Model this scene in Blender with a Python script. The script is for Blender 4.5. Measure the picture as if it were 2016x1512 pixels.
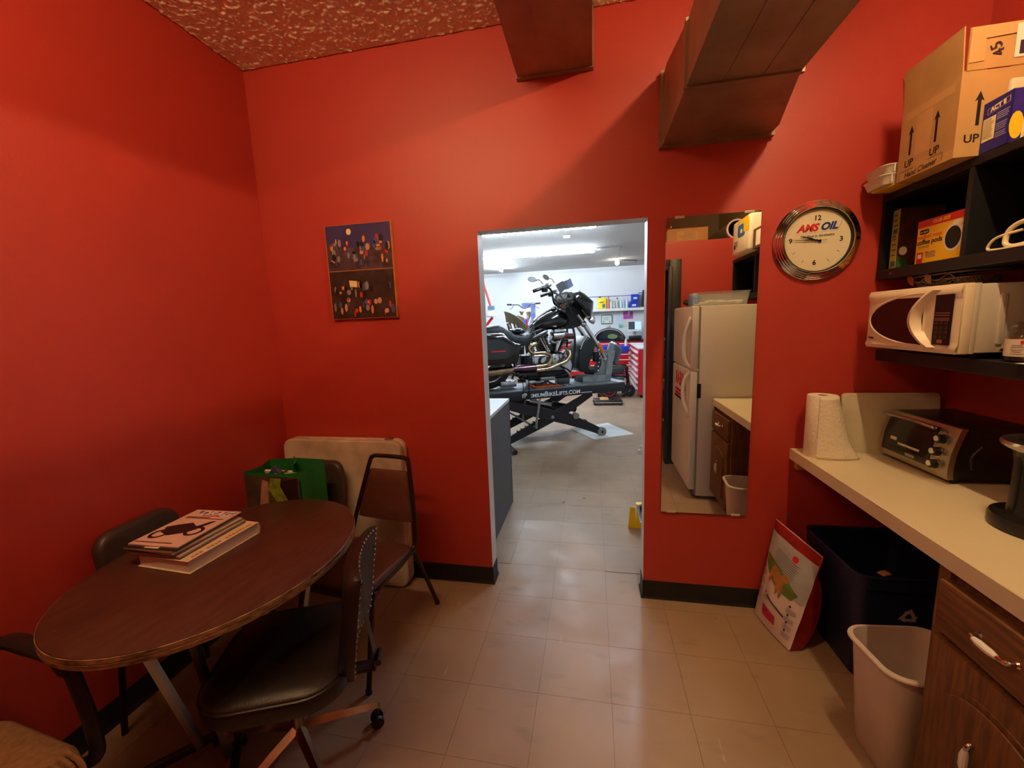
import bpy, bmesh, math, random
from mathutils import Vector, Matrix
S = bpy.context.scene
COL = S.collection
for _o in list(bpy.data.objects): bpy.data.objects.remove(_o)
random.seed(7)
PI = math.pi

# ---------------------------------------------------------------- camera
YAW, PITCH, ROLL, HC, FPX = .1975, .1471, -.0363, 1.56, 802.98
fw = Vector((-math.sin(YAW)*math.cos(PITCH), math.cos(YAW)*math.cos(PITCH), -math.sin(PITCH)))
rt = Vector((math.cos(YAW), math.sin(YAW), 0)); up = rt.cross(fw)
cr, sr = math.cos(ROLL), math.sin(ROLL)
rt, up = rt*cr+up*sr, up*cr-rt*sr
cd = bpy.data.cameras.new('camera'); cam = bpy.data.objects.new('camera', cd); COL.objects.link(cam)
cd.sensor_fit = 'HORIZONTAL'; cd.sensor_width = 36; cd.lens = FPX*36/2016; cd.clip_start = .02
cam.matrix_world = Matrix(((rt.x, up.x, -fw.x, 0), (rt.y, up.y, -fw.y, 0), (rt.z, up.z, -fw.z, HC), (0, 0, 0, 1)))
S.camera = cam
# ---------------------------------------------------------------- world, exposure (the light itself comes from the lamps)
w = bpy.data.worlds.new('world'); S.world = w; w.use_nodes = True
w.node_tree.nodes['Background'].inputs[0].default_value = (.8, .85, 1, 1)
w.node_tree.nodes['Background'].inputs[1].default_value = 0
S.view_settings.view_transform = 'Standard'; S.view_settings.look = 'None'
S.view_settings.exposure = 0; S.view_settings.gamma = 1; S.view_settings.use_curve_mapping = False
LAMP_A, LAMP_C, LAMP_SHOP = 140.0, 350.0, 230.0     # emission strength of the lamps in the place

# ---------------------------------------------------------------- helpers
def lin(c):
    c = c/255.0
    return c/12.92 if c <= .04045 else ((c+.055)/1.055)**2.4
MATS = {}
def mat(name, rgb, rough=.5, metal=0., noise=0, nscale=8, bump=0, bscale=60, emit=0, trans=0, ior=1.45, coat=0, rgb2=None, stretch=None, alpha=1, spec=None):
    if name in MATS: return MATS[name]
    m = bpy.data.materials.new(name); m.use_nodes = True; nt = m.node_tree; N = nt.nodes; L = nt.links
    b = N['Principled BSDF']; c = (lin(rgb[0]), lin(rgb[1]), lin(rgb[2]), 1)
    b.inputs['Base Color'].default_value = c
    b.inputs['Roughness'].default_value = rough; b.inputs['Metallic'].default_value = metal
    b.inputs['IOR'].default_value = ior; b.inputs['Transmission Weight'].default_value = trans
    b.inputs['Coat Weight'].default_value = coat; b.inputs['Alpha'].default_value = alpha
    if spec is not None: b.inputs['Specular IOR Level'].default_value = spec
    if emit:
        b.inputs['Emission Color'].default_value = c; b.inputs['Emission Strength'].default_value = emit
    if noise or bump:
        tc = N.new('ShaderNodeTexCoord'); mp = N.new('ShaderNodeMapping'); L.new(tc.outputs['Object'], mp.inputs[0])
        if stretch: mp.inputs['Scale'].default_value = stretch
    if noise:
        nz = N.new('ShaderNodeTexNoise'); nz.inputs['Scale'].default_value = nscale; nz.inputs['Detail'].default_value = 6
        L.new(mp.outputs[0], nz.inputs['Vector'])
        mx = N.new('ShaderNodeMix'); mx.data_type = 'RGBA'
        if rgb2: c2 = (lin(rgb2[0]), lin(rgb2[1]), lin(rgb2[2]), 1)
        else: c2 = tuple(x*(1-noise) for x in c[:3])+(1,)
        mx.inputs[6].default_value = c; mx.inputs[7].default_value = c2
        rp = N.new('ShaderNodeValToRGB'); rp.color_ramp.elements[0].position = .35; rp.color_ramp.elements[1].position = .7
        L.new(nz.outputs['Fac'], rp.inputs[0]); L.new(rp.outputs[0], mx.inputs[0]); L.new(mx.outputs[2], b.inputs['Base Color'])
    if bump:
        nb = N.new('ShaderNodeTexNoise'); nb.inputs['Scale'].default_value = bscale; nb.inputs['Detail'].default_value = 3
        L.new(mp.outputs[0], nb.inputs['Vector'])
        bp = N.new('ShaderNodeBump'); bp.inputs['Strength'].default_value = bump; bp.inputs['Distance'].default_value = .004
        L.new(nb.outputs['Fac'], bp.inputs['Height']); L.new(bp.outputs[0], b.inputs['Normal'])
    MATS[name] = m
    return m

def frame(o, ex, ey):
    ex = Vector(ex).normalized(); ey = Vector(ey); ez = ex.cross(ey).normalized(); ey = ez.cross(ex)
    return Matrix(((ex.x, ey.x, ez.x, o[0]), (ex.y, ey.y, ez.y, o[1]), (ex.z, ey.z, ez.z, o[2]), (0, 0, 0, 1)))
def T(x, y, z): return Matrix.Translation((x, y, z))
def RX(a): return Matrix.Rotation(a, 4, 'X')
def RY(a): return Matrix.Rotation(a, 4, 'Y')
def RZ(a): return Matrix.Rotation(a, 4, 'Z')
def spline(pts, n=8, closed=False):
    P = [Vector(p) for p in pts]; out = []; m = len(P)
    rng = range(m if closed else m-1)
    for i in rng:
        p0 = P[(i-1) % m] if closed or i > 0 else P[0]*2-P[1]
        p1 = P[i]; p2 = P[(i+1) % m]
        p3 = P[(i+2) % m] if closed or i+2 < m else P[-1]*2-P[-2]
        for k in range(n):
            t = k/n
            out.append(.5*((2*p1)+(p2-p0)*t+(2*p0-5*p1+4*p2-p3)*t*t+(3*p1-p0-3*p2+p3)*t**3))
    if not closed: out.append(P[-1])
    return out
def rrect(w, h, r, n=5, cx=0, cy=0):
    out = []
    for sx, sy, a0 in ((1, 1, 0), (-1, 1, 90), (-1, -1, 180), (1, -1, 270)):
        for k in range(n+1):
            a = math.radians(a0+90*k/n)
            out.append((cx+sx*(w/2-r)+r*math.cos(a), cy+sy*(h/2-r)+r*math.sin(a)))
    return out
def ell(a, b, n=32, cx=0, cy=0, t0=0, t1=2*PI):
    full = abs(t1-t0-2*PI) < 1e-6
    return [(cx+a*math.cos(t0+(t1-t0)*k/(n if full else n-1)), cy+b*math.sin(t0+(t1-t0)*k/(n if full else n-1))) for k in range(n)]

class MB:
    def __init__(s, M=None): s.v = []; s.f = []; s.mi = []; s.M = M or Matrix(); s.k = 0
    def add(s, vs, fs):
        o = len(s.v); s.v += [tuple(s.M @ Vector(p)) for p in vs]
        flip = s.M.to_3x3().determinant() < 0
        for f in fs:
            f = [i+o for i in f]; s.f.append(f[::-1] if flip else f); s.mi.append(s.k)
        return s
    def box(s, x0, x1, y0, y1, z0, z1, b=0, seg=2):
        x0, x1 = min(x0, x1), max(x0, x1); y0, y1 = min(y0, y1), max(y0, y1); z0, z1 = min(z0, z1), max(z0, z1)
        if not b:
            v = [(x, y, z) for z in (z0, z1) for y in (y0, y1) for x in (x0, x1)]
            return s.add(v, [(0, 2, 3, 1), (4, 5, 7, 6), (0, 1, 5, 4), (2, 6, 7, 3), (0, 4, 6, 2), (1, 3, 7, 5)])
        bm = bmesh.new(); bmesh.ops.create_cube(bm, size=1)
        for q in bm.verts: q.co = Vector(((x0+x1)/2+q.co.x*(x1-x0), (y0+y1)/2+q.co.y*(y1-y0), (z0+z1)/2+q.co.z*(z1-z0)))
        bmesh.ops.bevel(bm, geom=list(bm.edges), offset=min(b, .49*min(x1-x0, y1-y0, z1-z0)), segments=seg, profile=.5, affect='EDGES')
        return s.bm(bm)
    def bm(s, bm):
        bm.verts.index_update(); s.add([q.co for q in bm.verts], [[q.index for q in f.verts] for f in bm.faces]); bm.free(); return s
    def prism(s, poly, a, b, axis='z', bev=0, seg=2):
        bm = bmesh.new()
        mp = {'x': lambda u, v, t: (t, u, v), 'y': lambda u, v, t: (u, t, v), 'z': lambda u, v, t: (u, v, t)}[axis]
        lo = [bm.verts.new(mp(u, v, a)) for u, v in poly]; hi = [bm.verts.new(mp(u, v, b)) for u, v in poly]
        n = len(poly); f0 = bm.faces.new(lo); f1 = bm.faces.new(hi)
        for i in range(n): bm.faces.new((lo[i], lo[(i+1) % n], hi[(i+1) % n], hi[i]))
        bmesh.ops.recalc_face_normals(bm, faces=bm.faces)
        if bev:
            ed = [e for e in bm.edges if (f0 in e.link_faces) or (f1 in e.link_faces)]
            bmesh.ops.bevel(bm, geom=ed, offset=bev, segments=seg, profile=.5, affect='EDGES')
        return s.bm(bm)
    def flat(s, poly, z=0):
        return s.add([(u, v, z) for u, v in poly], [list(range(len(poly)))])
    def cyl(s, p0, p1, r0, r1=None, seg=12, cap=True):
        r1 = r0 if r1 is None else r1
        return s.tube([p0, p1], [r0, r1], seg, cap=cap)
    def tube(s, path, r, seg=8, closed=False, cap=True, flat=1.0, upv=None):
        P = [Vector(p) for p in path]; n = len(P); R = r if isinstance(r, (list, tuple)) else [r]*n
        tg = []
        for i in range(n):
            a = P[(i-1) % n] if closed or i > 0 else P[i]; b = P[(i+1) % n] if closed or i < n-1 else P[i]
            d = b-a; tg.append(d.normalized() if d.length > 1e-9 else Vector((0, 0, 1)))
        ref = Vector(upv) if upv else (Vector((0, 0, 1)) if abs(tg[0].z) < .9 else Vector((1, 0, 0)))
        nrm = (ref-tg[0]*ref.dot(tg[0])).normalized(); vs = []
        for i in range(n):
            if i:
                nrm = (nrm-tg[i]*nrm.dot(tg[i]))
                nrm = nrm.normalized() if nrm.length > 1e-6 else tg[i].orthogonal().normalized()
            bi = tg[i].cross(nrm)
            for k in range(seg):
                a = 2*PI*k/seg; vs.append(P[i]+(nrm*math.cos(a)*flat+bi*math.sin(a))*R[i])
        fs = []
        for i in range(n if closed else n-1):
            j = (i+1) % n
            for k in range(seg):
                l = (k+1) % seg; fs.append((i*seg+k, i*seg+l, j*seg+l, j*seg+k))
        if cap and not closed:
            fs.append(tuple(range(seg))[::-1]); fs.append(tuple((n-1)*seg+k for k in range(seg)))
        return s.add(vs, fs)
    def lathe(s, prof, seg=24, a0=0, a1=2*PI):
        full = abs(a1-a0-2*PI) < 1e-6; m = seg if full else seg+1; vs = []; n = len(prof)
        for k in range(m):
            a = a0+(a1-a0)*k/seg
            for r, z in prof: vs.append((r*math.cos(a), r*math.sin(a), z))
        fs = []
        for k in range(seg):
            l = (k+1) % m
            for i in range(n-1): fs.append((k*n+i, l*n+i, l*n+i+1, k*n+i+1))
        bm = bmesh.new(); q = [bm.verts.new(p) for p in vs]
        for f in fs: bm.faces.new([q[i] for i in f])
        bmesh.ops.remove_doubles(bm, verts=bm.verts, dist=1e-6)
        bmesh.ops.dissolve_degenerate(bm, dist=1e-7, edges=bm.edges)
        return s.bm(bm)
    def sphere(s, c, r, seg=16, rings=10):
        r = (r, r, r) if not isinstance(r, (tuple, list)) else r
        bm = bmesh.new(); bmesh.ops.create_uvsphere(bm, u_segments=seg, v_segments=rings, radius=1)
        for q in bm.verts: q.co = Vector((c[0]+q.co.x*r[0], c[1]+q.co.y*r[1], c[2]+q.co.z*r[2]))
        return s.bm(bm)
    def grid(s, fn, nu, nv, cu=False, cv=False):
        vs = [fn(i/(nu if cu else nu-1), j/(nv if cv else nv-1)) for i in range(nu) for j in range(nv)]; fs = []
        for i in range(nu if cu else nu-1):
            for j in range(nv if cv else nv-1):
                i2 = (i+1) % nu; j2 = (j+1) % nv; fs.append((i*nv+j, i2*nv+j, i2*nv+j2, i*nv+j2))
        return s.add(vs, fs)
    def loft(s, rings, cap=True):
        n = len(rings[0]); vs = [p for r in rings for p in r]; fs = []
        for i in range(len(rings)-1):
            for k in range(n):
                l = (k+1) % n; fs.append((i*n+k, i*n+l, (i+1)*n+l, (i+1)*n+k))
        if cap: fs.append(tuple(range(n))[::-1]); fs.append(tuple((len(rings)-1)*n+k for k in range(n)))
        return s.add(vs, fs)
    def build(s, name, mats, parent=None, smooth=35, recalc=True, kind=None):
        me = bpy.data.meshes.new(name)
        bm = bmesh.new(); q = [bm.verts.new(p) for p in s.v]
        for f, mi in zip(s.f, s.mi):
            try: fc = bm.faces.new([q[i] for i in f]); fc.material_index = mi
            except ValueError: pass
        if recalc: bmesh.ops.recalc_face_normals(bm, faces=bm.faces)
        bm.to_mesh(me); bm.free()
        for m in (mats if isinstance(mats, (list, tuple)) else [mats]): me.materials.append(m)
        if smooth:
            me.shade_smooth(); me.set_sharp_from_angle(angle=math.radians(smooth))
        o = bpy.data.objects.new(name, me); COL.objects.link(o); o.parent = parent
        if kind: o['kind'] = kind
        return o
def tag(o, label, cat, group=None):
    o['label'] = label; o['category'] = cat
    if group: o['group'] = group
    return o
def thing(name, label, cat, loc=(0, 0, 0), rz=0, group=None):
    o = bpy.data.objects.new(name, None); COL.objects.link(o); o.empty_display_size = .1
    o.location = loc; o.rotation_euler = (0, 0, rz)
    return tag(o, label, cat, group)
def struct(o): o['kind'] = 'structure'; return o
def dup(root, loc, rz, label=None):
    r = root.copy(); COL.objects.link(r); r.location = loc; r.rotation_euler = (0, 0, rz)
    if label: r['label'] = label
    for ch in list(root.children):
        c = ch.copy(); COL.objects.link(c); c.parent = r
        for g in ch.children:
            d = g.copy(); COL.objects.link(d); d.parent = c
    return r
def text(s, size, m, parent, F, name='lettering', ext=.0003, align='CENTER', bold=0, shear=0, sx=1, space=1):
    cu = bpy.data.curves.new('t', 'FONT'); cu.body = s; cu.size = size; cu.align_x = align; cu.align_y = 'CENTER'
    cu.extrude = ext; cu.offset = bold; cu.shear = shear; cu.resolution_u = 3; cu.space_character = space
    ob = bpy.data.objects.new('t', cu); me = bpy.data.meshes.new_from_object(ob)
    bpy.data.objects.remove(ob); bpy.data.curves.remove(cu)
    me.transform(F @ Matrix.Diagonal((sx, 1, 1, 1))); me.name = name
    me.materials.clear(); me.materials.append(m)
    o = bpy.data.objects.new(name, me); COL.objects.link(o); o.parent = parent
    return o
def patch(name, m, parent, F, poly, th=.0006, smooth=0):
    return MB(F).prism(poly, 0, th, 'z').build(name, m, parent, smooth)
def rect(x0, y0, x1, y1): return [(x0, y0), (x1, y0), (x1, y1), (x0, y1)]
def lines(name, m, parent, F, x0, y1, x1, n, dy, h, seed=1, ragged=.3):
    r = random.Random(seed); b = MB(F)
    for i in range(n):
        y = y1-i*dy; b.prism(rect(x0, y-h, x1-(x1-x0)*ragged*r.random(), y), 0, .0005, 'z')
    return b.build(name, m, parent, 0)

# common materials
BLACK = mat('black_plastic', (22, 22, 24), .45)
SATIN = mat('black_satin', (16, 17, 20), .35, coat=.2)
INK = mat('black_ink', (18, 16, 16), .6)
WHITE = mat('white_plastic', (226, 220, 210), .4)
PAPERW = mat('white_paper', (232, 228, 218), .7)
CHROME = mat('chrome', (226, 226, 228), .07, 1)
STEEL = mat('brushed_steel', (190, 188, 184), .28, 1, noise=.1, nscale=40)
GREY = mat('grey_print', (120, 118, 122), .6)
REDINK = mat('red_ink', (205, 32, 28), .5)
BLUEINK = mat('blue_ink', (24, 62, 140), .5)
YELLOW = mat('yellow_print', (250, 205, 40), .5)
CARD = mat('cardboard', (192, 150, 96), .8, noise=.12, nscale=12, bump=.1, bscale=200)
TAPE = mat('packing_tape', (206, 166, 112), .25, noise=.06, nscale=20)
# ================================================================ THE SETTING
D, XL, XR, ZC, Y0 = 2.204, -1.92, 1.6, 3.02, -.1      # door wall, left wall, right wall, ceiling, rear wall
WT = .105
RED = mat('red_wall_paint', (182, 54, 42), .48, noise=.06, nscale=3, bump=.12, bscale=220, spec=.85)
WWALL = mat('white_wall_paint', (232, 234, 236), .55, noise=.03, nscale=2, bump=.05, bscale=160)
JAMB = mat('jamb_paint', (226, 228, 220), .4, noise=.04, nscale=10)
BEIGE = mat('beige_wall_paint', (176, 162, 132), .7, noise=.04, nscale=3)
BBD = mat('rubber_baseboard', (26, 25, 27), .5, noise=.15, nscale=14)
def popcorn(name, rgb):
    m = mat(name, rgb, .9); nt = m.node_tree; N = nt.nodes; L = nt.links; b = N['Principled BSDF']
    tc = N.new('ShaderNodeTexCoord')
    vo = N.new('ShaderNodeTexNoise'); vo.inputs['Scale'].default_value = 75; vo.inputs['Detail'].default_value = 3; vo.inputs['Roughness'].default_value = .6
    L.new(tc.outputs['Object'], vo.inputs['Vector'])
    rp = N.new('ShaderNodeValToRGB'); rp.color_ramp.elements[0].position = .4; rp.color_ramp.elements[1].position = .62
    L.new(vo.outputs['Fac'], rp.inputs[0])
    bp = N.new('ShaderNodeBump'); bp.inputs['Strength'].default_value = 1; bp.inputs['Distance'].default_value = .012
    L.new(rp.outputs[0], bp.inputs['Height']); L.new(bp.outputs[0], b.inputs['Normal'])
    return m
POP = popcorn('popcorn_ceiling', (236, 222, 194)); POPW = popcorn('popcorn_ceiling_white', (244, 244, 238))

# ---- floor: vinyl tiles, each its own piece; beyond them the material carries the joints
TS, GX, GY = .3048, -.2367, 2.4221
def tile_mat(name, joints):
    m = mat(name, (184, 164, 146), .42); nt = m.node_tree; N = nt.nodes; L = nt.links; b = N['Principled BSDF']
    g = N.new('ShaderNodeNewGeometry')
    def noise(sc, det, stretch=(1, 1, 1)):
        mp = N.new('ShaderNodeMapping'); mp.inputs['Scale'].default_value = stretch; L.new(g.outputs['Position'], mp.inputs[0])
        n = N.new('ShaderNodeTexNoise'); n.inputs['Scale'].default_value = sc; n.inputs['Detail'].default_value = det; L.new(mp.outputs[0], n.inputs['Vector']); return n
    def ramp(src, p0, p1):
        r = N.new('ShaderNodeValToRGB'); r.color_ramp.elements[0].position = p0; r.color_ramp.elements[1].position = p1; L.new(src, r.inputs[0]); return r
    def mix(fac, c1, c2, f=None):
        x = N.new('ShaderNodeMix'); x.data_type = 'RGBA'
        if fac is not None: L.new(fac, x.inputs[0])
        for i, c in ((6, c1), (7, c2)):
            if isinstance(c, tuple): x.inputs[i].default_value = c
            else: L.new(c, x.inputs[i])
        return x.outputs[2]
    A = (lin(166), lin(140), lin(114), 1); B = (lin(150), lin(124), lin(98), 1)
    col = mix(ramp(noise(1.6, 8).outputs['Fac'], .38, .68).outputs[0], A, B)
    col = mix(ramp(noise(14, 4, (.35, 1, 1)).outputs['Fac'],   .60, .80).outputs[0], col, (lin(136), lin(116), lin(96), 1))     # scuffs
    col = mix(ramp(noise(26, 3, (1, .18, 1)).outputs['Fac'], .71, .80).outputs[0], col, (lin(186), lin(168), lin(148), 1))                     # pale scratches
    col = mix(ramp(noise(9, 2).outputs['Fac'], .745, .765).outputs[0], col, (lin(92), lin(72), lin(56), 1))                        # spots of dirt
    if joints:
        sx = N.new('ShaderNodeSeparateXYZ'); L.new(g.outputs['Position'], sx.inputs[0]); fac = None
        for ax, o in (('X', GX), ('Y', GY)):
            a = N.new('ShaderNodeMath'); a.operation = 'SUBTRACT'; L.new(sx.outputs[ax], a.inputs[0]); a.inputs[1].default_value = o
            p = N.new('ShaderNodeMath'); p.operation = 'PINGPONG'; L.new(a.outputs[0], p.inputs[0]); p.inputs[1].default_value = TS/2
            c = N.new('ShaderNodeMath'); c.operation = 'LESS_THAN'; L.new(p.outputs[0], c.inputs[0]); c.inputs[1].default_value = .0012
            if fac is None: fac = c
            else:
                q = N.new('ShaderNodeMath'); q.operation = 'MAXIMUM'; L.new(fac.outputs[0], q.inputs[0]); L.new(c.outputs[0], q.inputs[1]); fac = q
        col = mix(fac.outputs[0], col, (lin(96), lin(82), lin(70), 1))
    L.new(col, b.inputs['Base Color'])
    rr = ramp(noise(5, 5).outputs['Fac'], .3, .7); mr = N.new('ShaderNodeMapRange'); mr.inputs[3].default_value = .28; mr.inputs[4].default_value = .5
    L.new(rr.outputs[0], mr.inputs[0]); L.new(mr.outputs[0], b.inputs['Roughness'])
    return m
TILE = tile_mat('vinyl_tile', False); TILEJ = tile_mat('vinyl_tile_far', True)
fl = struct(MB().box(-6.2, 4.2, -3.2, 12.1, -.12, -.003).build('floor', TILEJ, None, 0))
_tiles = {}
def tile(x0, x1, y0, y1):
    w, h = x1-x0, y1-y0
    if w < .02 or h < .02: return
    k = (round(w, 4), round(h, 4))
    if k not in _tiles:
        me = MB().box(-w/2+.0006, w/2-.0006, -h/2+.0006, h/2-.0006, 0, .003)
        o = me.build('tile', TILE, fl, 0); _tiles[k] = o.data
    else:
        o = bpy.data.objects.new('tile', _tiles[k]); COL.objects.link(o); o.parent = fl
    o.location = ((x0+x1)/2, (y0+y1)/2, -.003)
for i in range(-7, 8):
    x0, x1 = GX+i*TS, GX+(i+1)*TS
    for j in range(-13, 9):
        y1 = GY-j*TS; y0 = y1-TS
        if y1 < Y0 or y0 > 6.1: continue
        if y0 < D:                                             # break room (tiles stop at the walls)
            tile(max(x0, XL), min(x1, XR), max(y0, Y0), y1 if -.601 < x0+.001 and x1 < .3 else min(y1, D))
        else:
            yy = (y0+y1)/2; lo, hi = -.3*yy-.2, .125*yy+.15    # the part of the shop floor that shows through the doorway
            if x1 > lo and x0 < hi: tile(x0, x1, y0, y1)

# ---- walls
DX0, DX1, DZ = -.601, .271, 2.054
def wall(name, poly, a, b, axis, mats, pick):
    m = MB().prism(poly, a, b, axis); o = m.build(name, mats, None, 0)
    for p in o.data.polygons: p.material_index = pick(p)
    return struct(o)
wall('wall_back', [(-6.1, 0), (DX0, 0), (DX0, DZ), (DX1, DZ), (DX1, 0), (4.1, 0), (4.1, ZC), (-6.1, ZC)], D, D+WT, 'y', [RED, JAMB, WWALL],
     lambda p: 0 if p.normal.y < -.5 else (2 if p.normal.y > .5 else 1))
wall('wall_left', [(Y0-.1, 0), (D-.0005, 0), (D-.0005, ZC), (Y0-.1, ZC)], XL-.1, XL, 'x', [RED], lambda p: 0)
wall('wall_right', [(Y0-.1, 0), (D-.0005, 0), (D-.0005, ZC), (Y0-.1, ZC)], XR, XR+.1, 'x', [RED], lambda p: 0)
RX0, RX1, RZT, RTOP = -.16, .77, 2.04, 2.31
wall('wall_rear', [(XL, 0), (RX0, 0), (RX0, RZT), (RX1, RZT), (RX1, 0), (XR, 0), (XR, RTOP), (XL, RTOP)], Y0-.1, Y0, 'y', [RED, BEIGE], lambda p: 0 if p.normal.y > -.5 else 1)
struct(MB().box(XL-.1, XR+.1, -3.2, D-.0005, ZC, ZC+.1).build('ceiling', POP, None, 0))
# the ceiling's sprayed texture as real relief where it shows
import numpy as np
def relief(name, x0, x1, y0, y1, z, step, amp, m, parent, seed):
    nx, ny = int((x1-x0)/step)+1, int((y1-y0)/step)+1; rg = np.random.default_rng(seed)
    def blur(a, n):
        for _ in range(n): a = (a+np.roll(a, 1, 0)+np.roll(a, -1, 0)+np.roll(a, 1, 1)+np.roll(a, -1, 1))/5
        return a
    h = blur(rg.standard_normal((nx, ny)), 3); h = h/h.std(); h2 = blur(rg.standard_normal((nx, ny)), 12); h2 = h2/h2.std()
    h = np.clip(h*.8+h2*.5+.2, -.4, 1.8); h[0, :] = h[-1, :] = -.4; h[:, 0] = h[:, -1] = -.4
    X, Y = np.meshgrid(np.linspace(x0, x1, nx), np.linspace(y0, y1, ny), indexing='ij'); co = np.stack([X, Y, z-.0005-(h+.4)*amp], -1).reshape(-1, 3)
    i = np.arange(nx*ny).reshape(nx, ny); q = np.stack([i[:-1, :-1], i[:-1, 1:], i[1:, 1:], i[1:, :-1]], -1).reshape(-1)
    me = bpy.data.meshes.new(name); me.vertices.add(nx*ny); me.vertices.foreach_set('co', co.astype(np.float32).ravel()); n = len(q)//4
    me.loops.add(n*4); me.loops.foreach_set('vertex_index', q.astype(np.int32)); me.polygons.add(n); me.polygons.foreach_set('loop_start', np.arange(0, n*4, 4, dtype=np.int32)); me.update(calc_edges=True); me.validate()
    me.materials.append(m); me.shade_smooth(); o = bpy.data.objects.new(name, me); COL.objects.link(o); o.parent = parent; o['kind'] = 'stuff'; return o
relief('popcorn_texture', XL+.001, .55, 1.0, D-.002, ZC, .0042, .0032, mat('popcorn_spray', (236, 222, 194), .9), bpy.data.objects['ceiling'], 5)
struct(MB().box(-6.2, 4.2, D+WT, 12.2, ZC, ZC+.1).build('ceiling_shop', POPW, None, 0))
struct(MB().box(-6.1, 4.1, 12.0, 12.1, 0, ZC).build('wall_shop_far', WWALL, None, 0))
struct(MB().box(-6.2, -6.1, D+WT, 12.1, 0, ZC).build('wall_shop_left', WWALL, None, 0))
struct(MB().box(4.1, 4.2, D+WT, 12.1, 0, ZC).build('wall_shop_right', WWALL, None, 0))
# storage loft above the rear wall and the hallway behind it
struct(MB().box(XL, XR, -1.5, Y0-.1, RTOP-.12, RTOP-.001).build('floor_loft', BEIGE, None, 0))
struct(MB().box(XL, XR, -1.6, -1.5, RTOP-.12, ZC).build('wall_loft', BEIGE, None, 0))
struct(MB().box(XL, XR, -3.2, -3.1, 0, ZC).build('wall_hall', BEIGE, None, 0))
struct(MB().box(XR, XR+.1, -3.1, Y0-.1, 0, ZC).build('wall_hall_right', BEIGE, None, 0))
struct(MB().box(XL-.1, XL, -3.1, Y0-.1, 0, ZC).build('wall_hall_left', BEIGE, None, 0))
DKTRIM = mat('dark_door_trim', (44, 40, 38), .4, noise=.1, nscale=20)
tr = MB()
for a, b in ((RX0-.115, RX0+.0), (RX1-.0, RX1+.115)):
    tr.box(a, b, Y0, Y0+.018, 0, RZT+.1, .004); 
tr.box(RX0, RX1, Y0, Y0+.018, RZT, RZT+.1, .004)
for a, b in ((RX0-.03, RX0+.012), (RX1-.012, RX1+.03)): tr.box(a, b, Y0-.1, Y0+.03, 0, RZT+.03, .003)
tr.box(RX0, RX1, Y0-.1, Y0+.03, RZT-.012, RZT+.03, .003)
struct(tr.build('trim_1', DKTRIM, None, 30))
# ---- rubber baseboards
def cove(name, pts, h=.106):
    """pts: wall-side polyline (x, y), room side to the left of travel"""
    prof = [(0, 0), (.011, 0), (.012, .004), (.006, .014), (.0035, .03), (.0035, h-.003), (.002, h), (0, h)]
    P = [Vector((p[0], p[1])) for p in pts]; m = MB(); rings = []
    for i, p in enumerate(P):
        ds = []
        if i > 0: ds.append((P[i]-P[i-1]).normalized())
        if i < len(P)-1: ds.append((P[i+1]-P[i]).normalized())
        ns = [Vector((-d.y, d.x)) for d in ds]
        n = sum(ns, Vector((0, 0)))/len(ns); n = n/max(.3, n.length_squared) if len(ns) == 2 else n
        rings.append([(p.x+n.x*a, p.y+n.y*a, z) for a, z in prof])
    m.loft(rings); return struct(m.build(name, BBD, None, 30))
cove('baseboard_back_left', [(DX0, D+WT), (DX0, D), (XL, D)])
cove('baseboard_back_right', [(XR, D), (DX1, D), (DX1, D+WT)])
cove('baseboard_left', [(XL, D-.013), (XL, Y0)])
cove('baseboard_right', [(XR, Y0), (XR, D-.013)])
cove('baseboard_shop_far', [(4.1, 12.0), (-6.1, 12.0)])

# ================================================================ LAMPS
def tube_lamp(name, label, loc, rz, L, strength, rgb, group=None, tubes=2, wide=.10, tname='tube'):
    """bare-tube strip light on a ceiling; its tubes give the light"""
    t = thing(name, label, 'ceiling light', loc, rz, group)
    body = mat('lamp_housing', (228, 228, 224), .4)
    MB().prism([(-wide/2, 0), (wide/2, 0), (wide/2-.02, -.045), (-wide/2+.02, -.045)], -L/2, L/2, 'x').build('housing', body, t, 0)
    em = mat('tube_glow_%d_%d_%d' % tuple(rgb)+str(strength), rgb, .4, emit=strength)
    sock = mat('lamp_socket', (240, 240, 238), .4)
    for k in range(tubes):
        y = (k-(tubes-1)/2)*.075
        MB().cyl((-L/2+.03, y, -.07), (L/2-.03, y, -.07), .0165, seg=10).build(tname, em, t)
        for e in (-1, 1): MB().box(e*(L/2-.025)-.012, e*(L/2-.025)+.012, y-.018, y+.018, -.09, -.04, .003).build('socket', sock, t)
    return t
# lamps of the break room, above the frame: one on each side of the ducts
tube_lamp('table_strip_light_offscreen', 'strip light on the break room ceiling above the oval table', (-1.0, .42, ZC), 0, 1.22, LAMP_A, (255, 208, 152), None, 1, .07, 'table_tube_offscreen')
tube_lamp('counter_strip_light_offscreen', 'short strip light on the break room ceiling above the counter', (.92, 1.05, ZC), PI/2, .62, LAMP_C, (255, 216, 158), None, 1, .07, 'counter_tube_offscreen')
PORC = mat('porcelain', (235, 232, 224), .25)
SHOPG = 'strip lights on the shop ceiling'
DAY = (222, 238, 255)
tube_lamp('strip_light', 'long single-tube strip light just inside the shop doorway head', (-1.12, 6.5, ZC), 0, 2.44, LAMP_SHOP, DAY, SHOPG, 1, .045)
tube_lamp('strip_light', 'long single-tube strip light with a conduit running from its end', (-1.14, 8.8, ZC), 0, 2.44, LAMP_SHOP, DAY, SHOPG, 1, .045)
tube_lamp('strip_light', 'strip light turned lengthwise towards the far shop wall', (-2.36, 10.1, ZC), PI/2, 1.9, LAMP_SHOP, DAY, SHOPG, 1, .045)
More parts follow.
